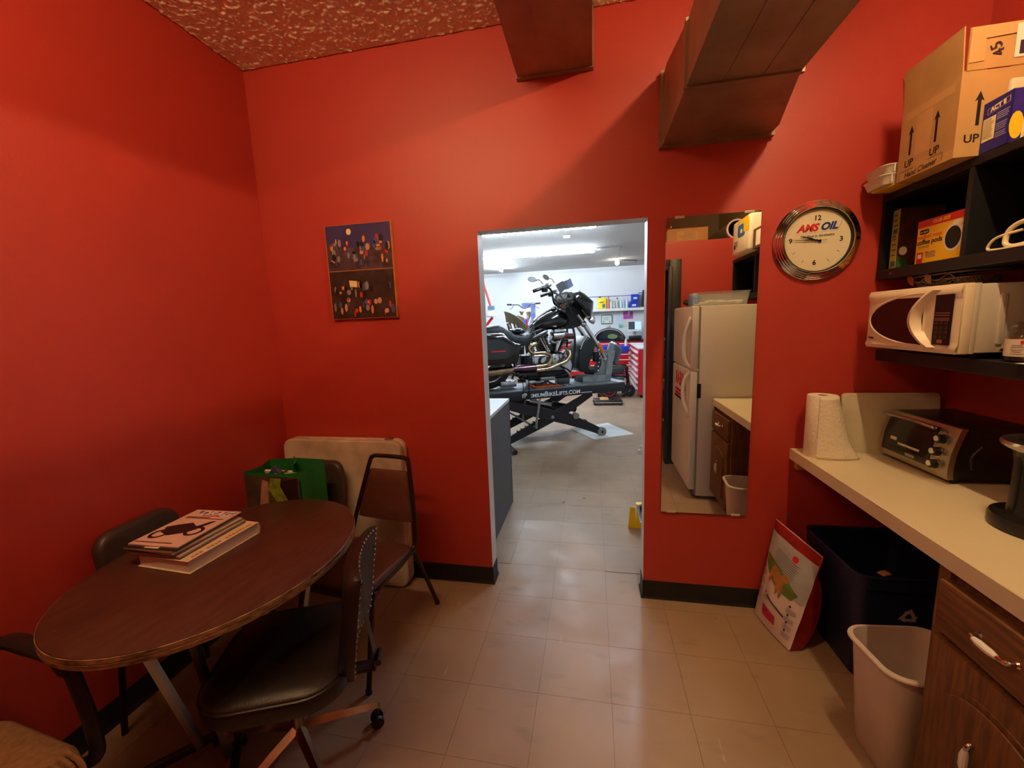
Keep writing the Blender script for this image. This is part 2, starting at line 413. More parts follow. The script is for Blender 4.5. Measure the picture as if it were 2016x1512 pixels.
# the light edges on the break room floor point back to this lamp, hidden above the doorway head
tube_lamp('shop_strip_light_offscreen', 'strip light on the shop ceiling near the doorway above the trash can', (.5, 4.47, ZC), PI/2, 1.22, LAMP_SHOP, DAY, None, 1, .045, 'shop_tube_offscreen')
# ================================================================ DUCTS
DUCT = mat('painted_duct_metal', (162, 134, 108), .4, .35, noise=.3, nscale=5, rgb2=(130, 102, 80), bump=.15, bscale=30)
DUCT2 = DUCT
SEAM = DUCT
t = thing('air_duct', 'square brown air duct running straight along the ceiling', 'air duct', (0, D, 2.755))
x0, x1 = -.353, .008
MB().box(x0, x1, -3.6, -.015, 0, .255).build('duct_section', DUCT, t, 0)
m = MB(); m.box(x0-.006, x1+.006, -.03, -.001, -.006, .255); m.build('wall_flange', DUCT, t, 0)
for x in (x0+.125, x0+.25): MB().box(x-.0015, x+.0015, -3.6, -.031, -.0025, .0).build('lengthwise_seam', SEAM, t, 0)
for y in (-1.25, -2.5): MB().box(x0-.012, x1+.012, y-.012, y+.012, -.012, .262).build('slip_joint', DUCT, t, 0)
t = thing('air_duct', 'brown air duct that widens to a flange above the tall mirror', 'air duct', (0, D, 2.37))
# transition at the wall: wide and tall end at the wall, narrower towards the room
m = MB(); a, b = -.03, -.515
m.loft([[(.333, a, 0), (.80, a, 0), (.80, a, .31), (.333, a, .31)], [(.333, -.1, 0), (.80, -.1, 0), (.80, -.1, .31), (.333, -.1, .31)], [(.333, b, 0), (.70, b, 0), (.70, b, .215), (.333, b, .215)]])
m.build('duct_transition', DUCT2, t, 0)
MB().box(.333, .70, -3.65, b, 0, .21).build('duct_section', DUCT2, t, 0)
MB().box(.325, .708, b-.012, b+.006, -.006, .218).build('slip_joint', SEAM, t, 0)
m = MB(); m.box(.318, .812, -.03, -.001, -.012, .32); m.build('wall_flange', DUCT2, t, 0)
MB().box(.32, .337, -.032, -.028, -.01, .31).build('foil_tape', mat('foil_tape', (150, 120, 90), .25, .8), t, 0)
for x in (.455, .58): MB().box(x-.0015, x+.0015, -3.6, b-.012, -.0025, 0).build('lengthwise_seam', SEAM, t, 0)
MB().box(.325, .708, -1.9, -1.876, -.008, .218).build('slip_joint', DUCT2, t, 0)

# ================================================================ ON THE DOOR WALL
def wallF(x, z, y=D): return frame((x, y, z), (1, 0, 0), (0, 0, 1))
# picture panel (generic stand-in art in the same colours)
t = thing('picture_panel', 'unframed picture panel of a blue night sky over a dark scene, orange edges', 'picture', (-1.29, D, 1.882), 0)
F0 = frame((0, 0, 0), (1, 0, 0), (0, 0, 1)); W2, H2 = .204, .262
MB().box(-W2, W2, -.021, -.001, -H2, H2).build('panel', mat('panel_edge', (216, 132, 40), .5, noise=.2, nscale=20), t, 0)
FP = frame((0, -.021, 0), (1, 0, 0), (0, 0, 1))
patch('picture_print', mat('art_night_blue', (62, 54, 108), .4, noise=.35, nscale=9), t, FP, rect(-W2+.004, .012, W2-.004, H2-.002))
patch('picture_print', mat('art_dark', (38, 26, 26), .4, noise=.5, nscale=18, rgb2=(66, 50, 44)), t, FP, rect(-W2+.004, -H2+.002, W2-.004, .008))
patch('picture_print', mat('art_ground', (48, 34, 44), .4, noise=.4, nscale=25, rgb2=(92, 72, 84)), t, FP, [(-W2+.004, .012), (W2-.004, .012), (W2-.004, .12), (.12, .15), (.02, .125), (-.1, .14), (-W2+.004, .17)], .0009)
patch('moon', mat('art_cream', (240, 214, 160), .5), t, FP, ell(.015, .017, 20, -.055, .222), .001)
rr = random.Random(3); cols = [mat('art_red', (196, 44, 36), .4), mat('art_orange', (226, 140, 40), .4), mat('art_blue', (70, 84, 140), .4), mat('art_tan', (198, 150, 112), .4), mat('art_grey', (140, 128, 126), .4), mat('art_black', (20, 16, 18), .4)]
blobs = [MB(FP) for _ in cols]
for i in range(90):
    k = rr.randrange(6); x = rr.uniform(-.185, .185); top = rr.random() < .55
    z = rr.uniform(.05, .19) if top else rr.uniform(-.24, -.06)
    blobs[k].prism(ell(rr.uniform(.004, .014), rr.uniform(.006, .026), 9, x, z), .0009+.0001*k, .0013+.0001*k, 'z')
for b, c in zip(blobs, cols): b.build('painted_shapes', c, t, 0, kind='stuff')
patch('painted_sign', mat('art_cream', (240, 214, 160), .5), t, FP, [(-.075, -.08), (-.03, -.085), (-.028, -.05), (-.078, -.045)], .0016)

# tall wall mirror
t = thing('wall_mirror', 'tall narrow frameless mirror screwed to the red wall', 'mirror', (.569, D-.004, 1.283), 0)
mg = bpy.data.materials.new('mirror_glass'); mg.use_nodes = True; bb = mg.node_tree.nodes['Principled BSDF']
bb.inputs['Metallic'].default_value = 1; bb.inputs['Roughness'].default_value = .012; bb.inputs['Base Color'].default_value = (.9, .92, .88, 1)
mm = MB(); mm.box(-.213, .213, -.006, 0, -.76, .76, .0015, 1); o = mm.build('mirror_pane', mg, t, 20)
for x, z in ((-.15, .757), (.16, .757), (-.16, -.757), (.16, -.757)):
    MB().box(x-.022, x+.022, -.0085, .0, z-.006, z+.006, .002).build('clip', mat('clear_clip', (200, 190, 170), .3), t)

# wall clock
def glass_mat(name, tint=(1, 1, 1), gl=1.0):
    if name in MATS: return MATS[name]
    m = bpy.data.materials.new(name); m.use_nodes = True; nt = m.node_tree; N = nt.nodes; L = nt.links; N.clear()
    out = N.new('ShaderNodeOutputMaterial'); mx = N.new('ShaderNodeMixShader'); tr = N.new('ShaderNodeBsdfTransparent'); gs = N.new('ShaderNodeBsdfGlossy')
    tr.inputs[0].default_value = (*tint, 1); gs.inputs['Roughness'].default_value = .03
    fr = N.new('ShaderNodeLayerWeight'); fr.inputs[0].default_value = .5
    pw = N.new('ShaderNodeMath'); pw.operation = 'POWER'; pw.inputs[1].default_value = 4; L.new(fr.outputs['Facing'], pw.inputs[0])
    ml = N.new('ShaderNodeMath'); ml.operation = 'MULTIPLY_ADD'; ml.inputs[1].default_value = .6*gl; ml.inputs[2].default_value = .04*gl; L.new(pw.outputs[0], ml.inputs[0])
    L.new(ml.outputs[0], mx.inputs[0]); L.new(tr.outputs[0], mx.inputs[1]); L.new(gs.outputs[0], mx.inputs[2]); L.new(mx.outputs[0], out.inputs[0])
    MATS[name] = m; return m
GLASS = glass_mat('clear_glass')
t = thing('wall_clock', 'round chrome wall clock with ridged rim and oil-brand dial', 'clock', (1.015, D, 1.888))
FC = frame((0, 0, 0), (1, 0, 0), (0, 0, 1)); R = .177
prof = [(0, .001), (R, .001), (R+.002, .010)]
for k in range(4):
    r0 = R-k*.0078; z0 = .014+k*.006
    prof += [(r0, z0-.002), (r0+.0015, z0+.002), (r0-.001, z0+.005), (r0-.005, z0+.0055), (r0-.0072, z0+.003)]
prof += [(.146, .040), (.143, .036), (.141, .026)]
MB(FC).lathe(prof, 72).build('rim', CHROME, t, 40)
MB(FC).lathe([(.1412, .026), (.1405, .034), (.138, .030), (.1375, .017)], 64).build('inner_ring', BLACK, t, 40)
DIAL = mat('clock_dial', (236, 226, 196), .5)
MB(FC).lathe([(.1405, .014), (.1405, .017), (0, .017)], 64).build('dial', DIAL, t, 40)
FD = frame((0, -.0171, 0), (1, 0, 0), (0, 0, 1))
for s, x, z in (('12', -.002, .098), ('3', .1, .0), ('6', -.004, -.1), ('9', -.108, .002)):
    text(s, .030, INK, t, FD @ T(x, z, 0), 'numeral', bold=.0009)
for h in (4, 5, 7, 8):
    a = PI/2-h*PI/6; MB(FD @ RZ(a)).box(.098, .112, -.0009, .0009, 0, .0006).build('hour_mark', INK, t, 0)
text('AMS', .044, REDINK, t, FD @ T(-.042, .054, 0) @ RZ(.05), 'logo_lettering', bold=.0022, shear=.35, sx=1.0)
text('OIL', .044, BLUEINK, t, FD @ T(.045, .059, 0) @ RZ(.05), 'logo_lettering', bold=.0022, shear=.35, sx=1.0)
for p in ([(-.104, .028), (-.085, .028), (.083, .041), (.083, .0418), (-.085, .0288)], [(.083, .041), (.1, .081), (.0985, .081), (.0815, .041)]):
    patch('logo_outline', GREY, t, FD, p, .0004)
text('The First in Synthetics', .0148, INK, t, FD @ T(.0, .0195, 0) @ RZ(.05), 'tagline_lettering', bold=.0003, shear=.2, sx=1.05)
def hand(ang, L, w, tail, z, m):
    MB(FD @ T(-.004, .0, z) @ RZ(ang)).prism([(-tail, -w*1.6), (-tail*.2, -w*.6), (L*.35, -w*1.1), (L, -w*.25), (L, w*.25), (L*.35, w*1.1), (-tail*.2, w*.6), (-tail, w*1.6)], 0, .0006, 'z').build('hand', m, t, 0)
hand(PI-.36, .062, .0035, .022, .005, INK); hand(PI-.06, .094, .0022, .02, .007, INK); hand(PI-.04, .1, .0006, .042, .009, INK)
MB(FD @ T(-.004, 0, 0)).lathe([(.004, 0), (.004, .010), (0, .0105)], 12).build('pivot', INK, t)
MB(FC).lathe([(.140, .0325), (.07, .0345), (0, .035)], 48).build('glass', GLASS, t, 60)

# ================================================================ FOLDED TABLE against the wall
t = thing('folded_table', 'folded off-white plastic trestle table standing on end against the red wall', 'folding table', (-1.482, 2.124, 0))
OFFW = mat('scuffed_offwhite_plastic', (214, 200, 176), .5, noise=.18, nscale=7, rgb2=(170, 150, 126), bump=.12, bscale=140)
MT = T(0, 0, .004) @ RX(-.030)
for a, b in ((-.047, -.0015), (.0015, .047)):
    MB(MT).prism(rrect(.775, .905, .055, 6, 0, .4525), a, b, 'y', .011, 3).build('table_half', OFFW, t, 40)
MB(MT @ T(.30, 0, .91)).box(-.02, .02, -.02, .02, -.006, .004, .002).build('hinge', STEEL, t)

# ================================================================ OVAL TABLE
TZ = .74; TC = (-1.351, 1.1895); TA = math.atan2(-.0957, .9954)
t = thing('oval_table', 'oval brown laminate table with worn pale edge band', 'table', (*TC, 0), TA)
LAM = mat('brown_laminate', (82, 50, 40), .36, noise=.5, nscale=7, rgb2=(64, 37, 30), stretch=(6, 1, 1), bump=.04, bscale=90)
EDGE = mat('worn_edge_band', (172, 138, 96), .5, noise=.6, nscale=26, rgb2=(74, 54, 38), stretch=(1, 1, 3))
MB().prism(ell(.413, .490, 96), TZ-.030, TZ, 'z', .003).build('table_top', LAM, t, 40)
m = MB(); 
m.loft([[(x, y, z) for x, y in ell(.4135+d, .4905+d, 96)] for z, d in ((TZ-.034, 0), (TZ-.033, .0022), (TZ-.0195, .0026), (TZ-.0185, .0012), (TZ-.016, .0012), (TZ-.015, .0026), (TZ-.003, .0022), (TZ-.002, 0))], cap=False)
m.build('edge_band', EDGE, t, 50)
for sx in (-1, 1):
    for sy in (-1, 1):
        MB().tube([(sx*.16, sy*.27, TZ-.03), (sx*.07, sy*.15, .05)], .017, 4, flat=.35).build('leg', STEEL, t, 20)
        MB().tube(spline([(0, 0, .10), (sx*.05, sy*.1, .055), (sx*.2, sy*.26, .028)], 5), .016, 8).build('foot', BLACK, t)
MB().box(-.2, .2, -.3, .3, TZ-.045, TZ-.030).build('underframe', BLACK, t, 0)
MB().cyl((0, 0, .06), (0, 0, .14), .04, .03, 12).build('hub', BLACK, t)

# ---- books on it
BKC = mat('book_cover', (232, 214, 180), .35, noise=.1, nscale=10); PAGES = mat('page_edges', (226, 218, 206), .8, noise=.15, nscale=60, stretch=(1, 1, 30))
t = thing('hardcover_book', 'thick white hardcover book lying under a pile of magazines', 'book', (-1.487, 1.21, TZ), -.06)
w, l = .122, .145
MB().box(-w, w, -l, l, 0, .003, .001, 1).build('cover', BKC, t); MB().box(-w, w, -l, l, .045, .048, .001, 1).build('cover', BKC, t)
MB().box(-w+.006, w-.006, -l+.006, l-.008, .003, .045).build('page_block', PAGES, t, 0)
MB().prism([(l-.008, 0), (l, .004), (l+.005, .024), (l, .044), (l-.008, .048)], -w, w, 'x').build('spine', BKC, t)
for x in (.05, .08): MB().box(x, x+.006, l-.006, l+.0055, .006, .042).build('spine_stripe', mat('spine_red', (120, 50, 34), .5), t)
b = MB(frame((w-.016, 0, .0482), (0, 1, 0), (-1, 0, 0)))
for k in range(17):
    if k not in (3, 8): b.prism(rect(-.12+k*.0145, -.006, -.11+k*.0145, .006*(.6+.4*(k % 3 > 0))), 0, .0004, 'z')
b.build('cover_print', mat('gold_print', (168, 128, 74), .4), t, 0)
MAGC = [mat('mag_cover_%d' % i, c, .3) for i, c in enumerate(((88, 70, 60), (190, 176, 156), (60, 46, 44), (206, 190, 172), (124, 98, 76), (222, 206, 190)))]
z = TZ+.0483; rr = random.Random(5)
labs = ['lowest magazine of the pile, brown cover', 'pale magazine second up in the pile', 'dark covered magazine in the middle of the pile', 'cream magazine fourth up in the pile', 'tan covered magazine just under the top two']
for i in range(5):
    th = .005; dx = -.012*i*.5+rr.uniform(-.004, .004)
    t = thing('magazine', labs[i]+' on the oval table', 'magazine', (-1.52+dx, 1.20+rr.uniform(-.004, .006), z), -.05+rr.uniform(-.03, .05), 'magazines piled on the oval table')
    MB().box(-.108, .108, -.138, .138, 0, .001).build('cover', MAGC[i], t, 0); MB().box(-.106, .106, -.136, .136, .001, th-.001).build('page_block', PAGES, t, 0)
    MB().box(-.108, .108, -.138, .138, th-.001, th).build('cover', MAGC[i], t, 0); z += th+.0003
t = thing('magazine', 'black-edged motorcycle magazine second from the top of the pile', 'magazine', (-1.545, 1.213, z), .02, 'magazines piled on the oval table')
MB().box(-.108, .108, -.145, .138, 0, .004).build('page_block', [mat('mag_dark', (40, 30, 30), .35)], t, 0)
MB(T(.03, -.139, .0042)).flat(rect(-.06, -.004, .0, .004)).build('address_label', PAPERW, t, 0); z += .0046
t = thing('magazine', 'pale parts magazine with a black motorcycle on top of the pile', 'magazine', (-1.548, 1.217, z), .02, 'magazines piled on the oval table')
MP = mat('mag_pink', (226, 196, 184), .28); MB().box(-.107, .107, -.137, .137, 0, .004).build('page_block', MP, t, 0)
FM = frame((0, 0, .0041), (1, 0, 0), (0, 1, 0))
patch('title_band', mat('mag_blue', (74, 84, 140), .35), t, FM, [(-.075, .126), (.1, .126), (.085, .098), (-.06, .098)], .0003)
text('DRAG', .046, mat('mag_white', (238, 226, 220), .35), t, FM @ T(.012, .109, .0003), 'title_lettering', bold=.002, shear=.25, sx=1.15)
text('Specialties', .016, REDINK, t, FM @ T(.01, .09, .0), 'title_lettering', bold=.0004, sx=1.3)
for y, a, b in ((.075, -.09, .02), (.066, -.09, .09), (-.118, -.1, .06)): patch('cover_line', mat('mag_brown', (96, 54, 46), .4), t, FM, rect(a, y-.003, b, y+.003), .0003)
DKP = mat('mag_dark', (40, 30, 30), .35)
b = MB(FM)
for cx, cy in ((-.062, -.062), (.058, -.03)):
    for k in range(20):
        a0, a1 = 2*PI*k/20, 2*PI*(k+1)/20
        b.add([(cx+r*math.cos(a), cy+r*math.sin(a), .0004) for r, a in ((.034, a0), (.034, a1), (.022, a1), (.022, a0))], [(0, 1, 2, 3)])
b.prism([(-.07, -.05), (-.02, -.07), (.03, -.045), (.05, -.02), (.075, .05), (.06, .05), (.03, .005), (-.01, .03), (-.05, .012), (-.09, -.012), (-.075, -.03)], .0004, .0005, 'z')
b.build('motorcycle_print', DKP, t, 0)

# ================================================================ CHAIRS
BRTUBE = mat('brown_tube_metal', (58, 34, 28), .3, .6); BRVINYL = mat('brown_vinyl', (88, 50, 38), .42, noise=.2, nscale=20, bump=.12, bscale=300)
def stack_chair(name, label, loc, rz):
    t = thing(name, label, 'chair', loc, rz); r = .0115
    MB().prism(rrect(.40, .41, .05, 5, 0, -.02), .415, .458, 'z', .014, 3).build('seat', BRVINYL, t, 40)
    m = MB(); rings = []
    for k in range(9):                                      # padded trapezoid back, leaning away from the seat
        f = k/8; z = .555+f*.245; y = .205+(z-.46)*.26; hw = (.168-.05*f)*(1 if 0 < k < 8 else .97); th = .019 if 0 < k < 8 else .010
        rings.append([(-hw, y+.012, z), (-hw, y-.004, z), (-hw*.8, y-th, z), (0, y-th-.004, z), (hw*.8, y-th, z), (hw, y-.004, z), (hw, y+.012, z)])
    m.loft(rings).build('backrest', BRVINYL, t, 60)
    yb = lambda z: .205+(z-.46)*.26
    path = [(-.192, .16, .43), (-.196, .195, .455), (-.184, yb(.56), .56), (-.125, yb(.83), .83), (-.105, yb(.865), .865), (-.07, yb(.872), .872), (.07, yb(.872), .872), (.105, yb(.865), .865), (.125, yb(.83), .83), (.184, yb(.56), .56), (.196, .195, .455), (.192, .16, .43)]
    MB().tube(spline(path, 5), r, 10).build('back_frame', BRTUBE, t)
    for s in (-1, 1):
        MB().tube(spline([(s*.205, .36, .012), (s*.203, .27, .22), (s*.2, .19, .405), (s*.198, .15, .43), (s*.196, .06, .418)], 5), r, 10).build('leg', BRTUBE, t)
        MB().tube(spline([(s*.196, .06, .418), (s*.194, -.06, .412), (s*.194, -.125, .40), (s*.195, -.155, .37), (s*.2, -.235, .012)], 5), r, 10).build('leg', BRTUBE, t)
        for y in (.36, -.235): MB().cyl((s*(.205 if y > 0 else .2), y+.002, 0), (s*(.205 if y > 0 else .2), y-.002, .02), .0135, seg=10).build('foot_cap', BLACK, t)
    return t
stack_chair('stacking_chair', 'brown vinyl stacking chair with tube frame in front of the folded table', (-1.125, 1.65, 0), -.13)

BLVINYL = mat('black_vinyl', (34, 27, 26), .36, noise=.2, nscale=30, bump=.2, bscale=260); DKPANEL = mat('grey_back_panel', (62, 58, 56), .5)
CHR2 = mat('worn_chrome', (178, 164, 146), .22, 1, noise=.25, nscale=30)
t = thing('swivel_chair', 'black vinyl swivel chair with studded backrest and chrome star base', 'chair', (-1.06, 1.105, 0), math.radians(-68))
m = MB(); rings = []
pl = rrect(1, 1, .28, 6)
for z, s in ((.375, .82), (.378, .93), (.392, .985), (.43, 1.0), (.450, .985), (.456, .96), (.468, .93), (.478, .82), (.482, .5), (.484, .15)):
    rings.append([(x*.46*s, y*.45*s, z-.012*((x*2)**2+(y*2)**2)*(.5 if z > .46 else 0)) for x, y in pl])
m.loft(rings).build('seat', BLVINYL, t, 60)
MB().tube([(x*.46*.988, y*.45*.988, .447) for x, y in pl], .0045, 6, closed=True).build('seat_piping', BLVINYL, t)
def backsurf(off, sc=1.0):
    return lambda u, v: ((u-.5)*.40*sc*(1-.10*(2*abs(v-.5))**3), .252+.05*v-.06*(1-(2*(u-.5))**2)*.5+off+.0, .612+(v-.5)*.375*sc*(1-.08*(2*abs(u-.5))**3))
m = MB(); n = 15
fr = [[Vector(backsurf(-.045 if (0 < i < n-1 and 0 < j < n-1) else -.022)(i/(n-1), j/(n-1))) for j in range(n)] for i in range(n)]
bk = [[Vector(backsurf(.0)(i/(n-1), j/(n-1))) for j in range(n)] for i in range(n)]
vs = [p for r in fr for p in r]+[p for r in bk for p in r]; N2 = n*n; fs = []
for i in range(n-1):
    for j in range(n-1):
        fs.append((i*n+j, (i+1)*n+j, (i+1)*n+j+1, i*n+j+1)); fs.append((N2+i*n+j, N2+i*n+j+1, N2+(i+1)*n+j+1, N2+(i+1)*n+j))
bd = [(i, 0) for i in range(n)]+[(n-1, j) for j in range(1, n)]+[(i, n-1) for i in range(n-2, -1, -1)]+[(0, j) for j in range(n-2, 0, -1)]
for k in range(len(bd)):
    a, b = bd[k], bd[(k+1) % len(bd)]; fs.append((a[0]*n+a[1], b[0]*n+b[1], N2+b[0]*n+b[1], N2+a[0]*n+a[1]))
m.add(vs, fs); bko = m.build('backrest', BLVINYL, t, 60)
m = MB(); m.grid(lambda u, v: Vector(backsurf(.002)(.06+.88*u, .06+.88*v)), 10, 10); m.build('back_panel', DKPANEL, t, 60)
STUD = mat('brass_stud', (214, 196, 160), .2, 1)
for k, (i, j) in enumerate(bd):
    p = Vector(backsurf(.002)(.03+.94*i/(n-1), .03+.94*j/(n-1))); MB().sphere(p, .0052, 8, 5).build('stud', STUD, bko)
BRK = mat('bracket_metal', (60, 50, 46), .35, .8)
MB().tube([(0, .262, .66), (0, .262, .60), (0, .285, .40), (0, .285, .335)], .022, 4, flat=.3, upv=(0, 1, 0)).build('back_bar', BRK, t, 20)
MB().box(-.026, .026, -.05, .29, .325, .335, .003).build('seat_bracket', BRK, t); MB().box(-.08, .08, -.1, .1, .335, .374, .01).build('swivel_plate', BRK, t)
MB().cyl((-.03, .30, .36), (.03, .30, .36), .012, seg=10).build('adjusting_knob', BRK, t)
MB().cyl((0, 0, .10), (0, 0, .335), .021, .021, 16).build('column', CHR2, t); MB().lathe([(.021, .25), (.028, .25), (.028, .30), (.021, .31)], 16).build('column_sleeve', BRK, t)
for k in range(5):
    a = math.radians(38+68+72*k); c, s = math.cos(a), math.sin(a)
    MB().tube([(c*.015, s*.015, .135), (c*.1, s*.1, .122), (c*.272, s*.272, .085), (c*.280, s*.280, .083)], [.02, .019, .014, .012], 4, flat=1.0).build('spoke', CHR2, t, 30)
    cs = MB().cyl((c*.268, s*.268, .05), (c*.268, s*.268, .09), .008, seg=8).build('caster', BRK, t)
    for e in (-1, 1):
        q = Vector((c*.268+s*.012*e, s*.268-c*.012*e, .025)); q2 = q+Vector((s*.012*e, -c*.012*e, 0))
        MB().cyl(q, q2, .025, .023, 14).build('caster_wheel', BLACK, cs)

def pad_chair(name, label, loc, rz, vin, legm, sw=.40, bw=.36):
    t = thing(name, label, 'chair', loc, rz)
    MB().prism(rrect(sw, .40, .07, 6, 0, -.02), .41, .455, 'z', .018, 3).build('seat', vin, t, 40)
    m = MB(); rings = []
    poly = rrect(bw, .30, .07, 6, 0, .66)
    for y, s in ((-.026, .86), (-.024, .94), (-.016, .99), (0, 1), (.014, .985), (.018, .93)):
        rings.append([(x*s, .20+y+(z-.5)*.12+(1-(x/.2)**2)*.014, .66+(z-.66)*s) for x, z in poly])
    m.loft(rings).build('backrest', vin, t, 60)
    for s in (-1, 1):
        MB().tube(spline([(s*.15, .245, .62), (s*.16, .225, .50), (s*.175, .18, .41), (s*.19, .22, .0)], 6), .011, 8).build('leg', legm, t)
        MB().tube(spline([(s*.16, -.14, .41), (s*.175, -.17, .38), (s*.19, -.19, 0)], 6), .011, 8).build('leg', legm, t)
    return t
GVIN = mat('taupe_vinyl', (64, 52, 46), .38, noise=.15, nscale=16, bump=.1, bscale=260)
pad_chair('side_chair', 'taupe vinyl chair squeezed between the oval table and the left wall', (-1.63, 1.275, 0), PI/2+.06, GVIN, BRTUBE, .36, .33)
pad_chair('side_chair', 'taupe vinyl chair in the corner holding the green shopping bag', (-1.60, 1.79, 0), .0, GVIN, BRTUBE, .40, .37)

# armchair by the left wall, facing into the room
t = thing('office_armchair', 'black-framed armchair with ribbed tan fabric seat against the left wall', 'chair', (-1.60, .50, 0), PI/2-.10)
TAN = mat('ribbed_tan_fabric', (150, 112, 78), .9, noise=.3, nscale=60, bump=.3, bscale=300)
m = MB(); rings = []; pl = rrect(1, 1, .2, 8)
for z, s in ((.385, .9), (.392, .97), (.42, 1), (.445, .985), (.458, .93), (.464, .7), (.466, .2)): rings.append([(x*.47*s, y*.46*s-.02, z) for x, y in pl])
m.loft(rings).build('seat', TAN, t, 60)
for k in range(26):                                          # rib lines wrapping over the rounded front edge
    x = -.205+.41*k/25
    MB().tube([(x, -.250, .405), (x, -.2505, .42), (x, -.2465, .443), (x, -.235, .457), (x, -.19, .4635)], .0065, 6).build('seat_rib', TAN, t)
MB().prism(rrect(.42, .40, .06, 5, 0, .70), .185, .235, 'y', .018, 3).build('backrest', TAN, t, 40)
PLM = mat('black_arm_plastic', (26, 24, 26), .42)
for s in (-1, 1):
    MB().tube(spline([(s*.19, .21, .60), (s*.225, .222, .645), (s*.262, .17, .668), (s*.268, .08, .668), (s*.268, -.06, .668), (s*.268, -.12, .65), (s*.262, -.17, .57), (s*.255, -.205, .49), (s*.25, -.20, .40), (s*.22, -.1, .36)], 6), .019, 10, flat=.8).build('arm', PLM, t)
    MB().tube(spline([(s*.268, .16, .680), (s*.268, .04, .684), (s*.268, -.09, .676), (s*.266, -.14, .64)], 5), [.02]+[.027]*14+[.02], 10, flat=.5).build('arm_pad', PLM, t)
    MB().tube(spline([(s*.2, -.1, .37), (s*.24, -.2, .30), (s*.26, -.27, .012)], 5), .014, 8).build('leg', PLM, t)
    MB().tube(spline([(s*.2, .1, .37), (s*.24, .18, .30), (s*.25, .25, .012)], 5), .014, 8).build('leg', PLM, t)
MB().box(-.22, .22, -.2, .2, .36, .386, .01).build('seat_pan', PLM, t)
MB().tube([(0, .15, .37), (0, .235, .42), (0, .245, .6)], .03, 4, flat=.3, upv=(0, 1, 0)).build('back_bar', PLM, t, 20)

# ================================================================ SHOPPING BAG on the corner chair
t = thing('shopping_bag', 'green reusable shopping bag with a printed nature photo on its side', 'bag', (-1.58, 1.772, .4605), .0)
BGR = mat('green_bag_fabric', (28, 120, 48), .6, noise=.3, nscale=10, bump=.25, bscale=40)
bw, bd2, bh = .165, .085, .40
def bagring(z, k):
    f = z/bh; out = .012*math.sin(3*f+k); return [(-bw-out*.3, -bd2, z), (-bw*.3, -bd2-.012*f, z+.004*f), (bw*.4, -bd2-.008*f, z), (bw, -bd2+.004, z+.012*f), (bw+.004-.028*f*(f > .4), 0, z), (bw+.006, bd2, z+.02*f), (0, bd2+.01*f, z+.02*f), (-bw, bd2, z+.01*f), (-bw+.02*f, 0, z)]
m = MB(); R0 = [bagring(bh*i/8, i*.6) for i in range(9)]
for i in range(8):
    n = 9
    m.add(R0[i]+R0[i+1], [(k, (k+1) % n, n+(k+1) % n, n+k) for k in range(n)])
m.add(R0[0], [tuple(range(9))]); m.build('bag_body', BGR, t, 60)
FB = frame((0, -bd2-.0135, 0), (1, 0, 0), (0, 0, 1))
PR1 = mat('bag_print', (96, 84, 60), .45, noise=1, nscale=9, rgb2=(40, 26, 22)); PR2 = mat('bag_print_lime', (150, 170, 52), .45, noise=.8, nscale=40, rgb2=(96, 116, 40)); PR3 = mat('bag_print_tan', (190, 150, 116), .45, noise=.3, nscale=20)
patch('photo_print', PR1, t, FB, [(-bw+.012, .004), (bw-.01, .004), (bw-.006, bh-.012), (-bw+.012, bh-.012)], .0012)
patch('photo_print', PR2, t, FB, [(-.07, .06), (.11, .12), (.09, .26), (.05, .34), (.06, .38), (0, .38), (-.02, .32), (.02, .26), (-.03, .18)], .002)
patch('photo_print', PR3, t, FB, [(-.11, .10), (-.08, .11), (-.03, .22), (-.015, .36), (-.05, .37), (-.07, .28)], .0024)
patch('photo_print', mat('bag_print_dark', (44, 24, 22), .5, noise=.5, nscale=16), t, FB, [(.05, .36), (.15, .385), (.152, .26), (.09, .21), (.05, .28)], .0018)
MB().tube(spline([(.0, bd2+.0, .36), (.01, bd2-.03, .43), (.03, bd2-.05, .41), (.03, -bd2+.02, .395)], 6), .014, 4, flat=.12).build('handle', BGR, t)
t = thing('paper_bundle', 'white papers poking out of the green shopping bag', 'paper', (-1.58, 1.775, .79), .0)
MB(RX(.3)).box(-.10, .06, -.012, .0, -.2, .065).build('sheets', PAPERW, t, 0); tag(MB(T(-1.55, 1.745, .79) @ RX(.25) @ RZ(.1)).box(-.05, .09, -.006, .0, -.18, .06).build('lime_sheet', mat('lime_paper', (166, 214, 110), .6), None, 0), 'lime green sheet poking out of the green shopping bag', 'paper')
t = tag(MB(T(-1.60, 1.735, .835) @ RZ(-.1) @ RY(.75)).box(-.035, .035, -.012, .012, -.035, .035, .006).build('snack_packet', mat('blue_foil', (92, 104, 150), .25, .4, noise=.6, nscale=40), None), 'small blue foil packet peeking from the green shopping bag', 'packet')
# ================================================================ RIGHT WALL: cubby shelf
BLKW = mat('black_painted_board', (20, 21, 25), .5, noise=.2, nscale=9, bump=.1, bscale=80)
SX, SZ0, SZ1 = 1.27, 1.695, 2.06
t = thing('cubby_shelf', 'long black wall shelf with open cubbies above the microwave', 'shelf', (0, 0, 0))
MB().box(SX, XR-.001, .2, 2.195, SZ1-.03, SZ1, .002, 1).build('top_board', BLKW, t)
MB().box(SX, XR-.001, .2, 2.195, SZ0, SZ0+.042, .002, 1).build('bottom_board', BLKW, t)
for y in (2.175, 1.745, 1.25, .72, .2): MB().box(SX+.002, XR-.002, y, y+.02, SZ0+.042, SZ1-.03).build('divider', BLKW, t, 0)
MB().box(XR-.012, XR-.002, .22, 2.175, SZ0+.042, SZ1-.03).build('back_panel', BLKW, t, 0)
MB().cyl((SX-.002, 2.10, SZ0+.02), (SX, 2.10, SZ0+.02), .004, seg=8).build('screw', STEEL, t)
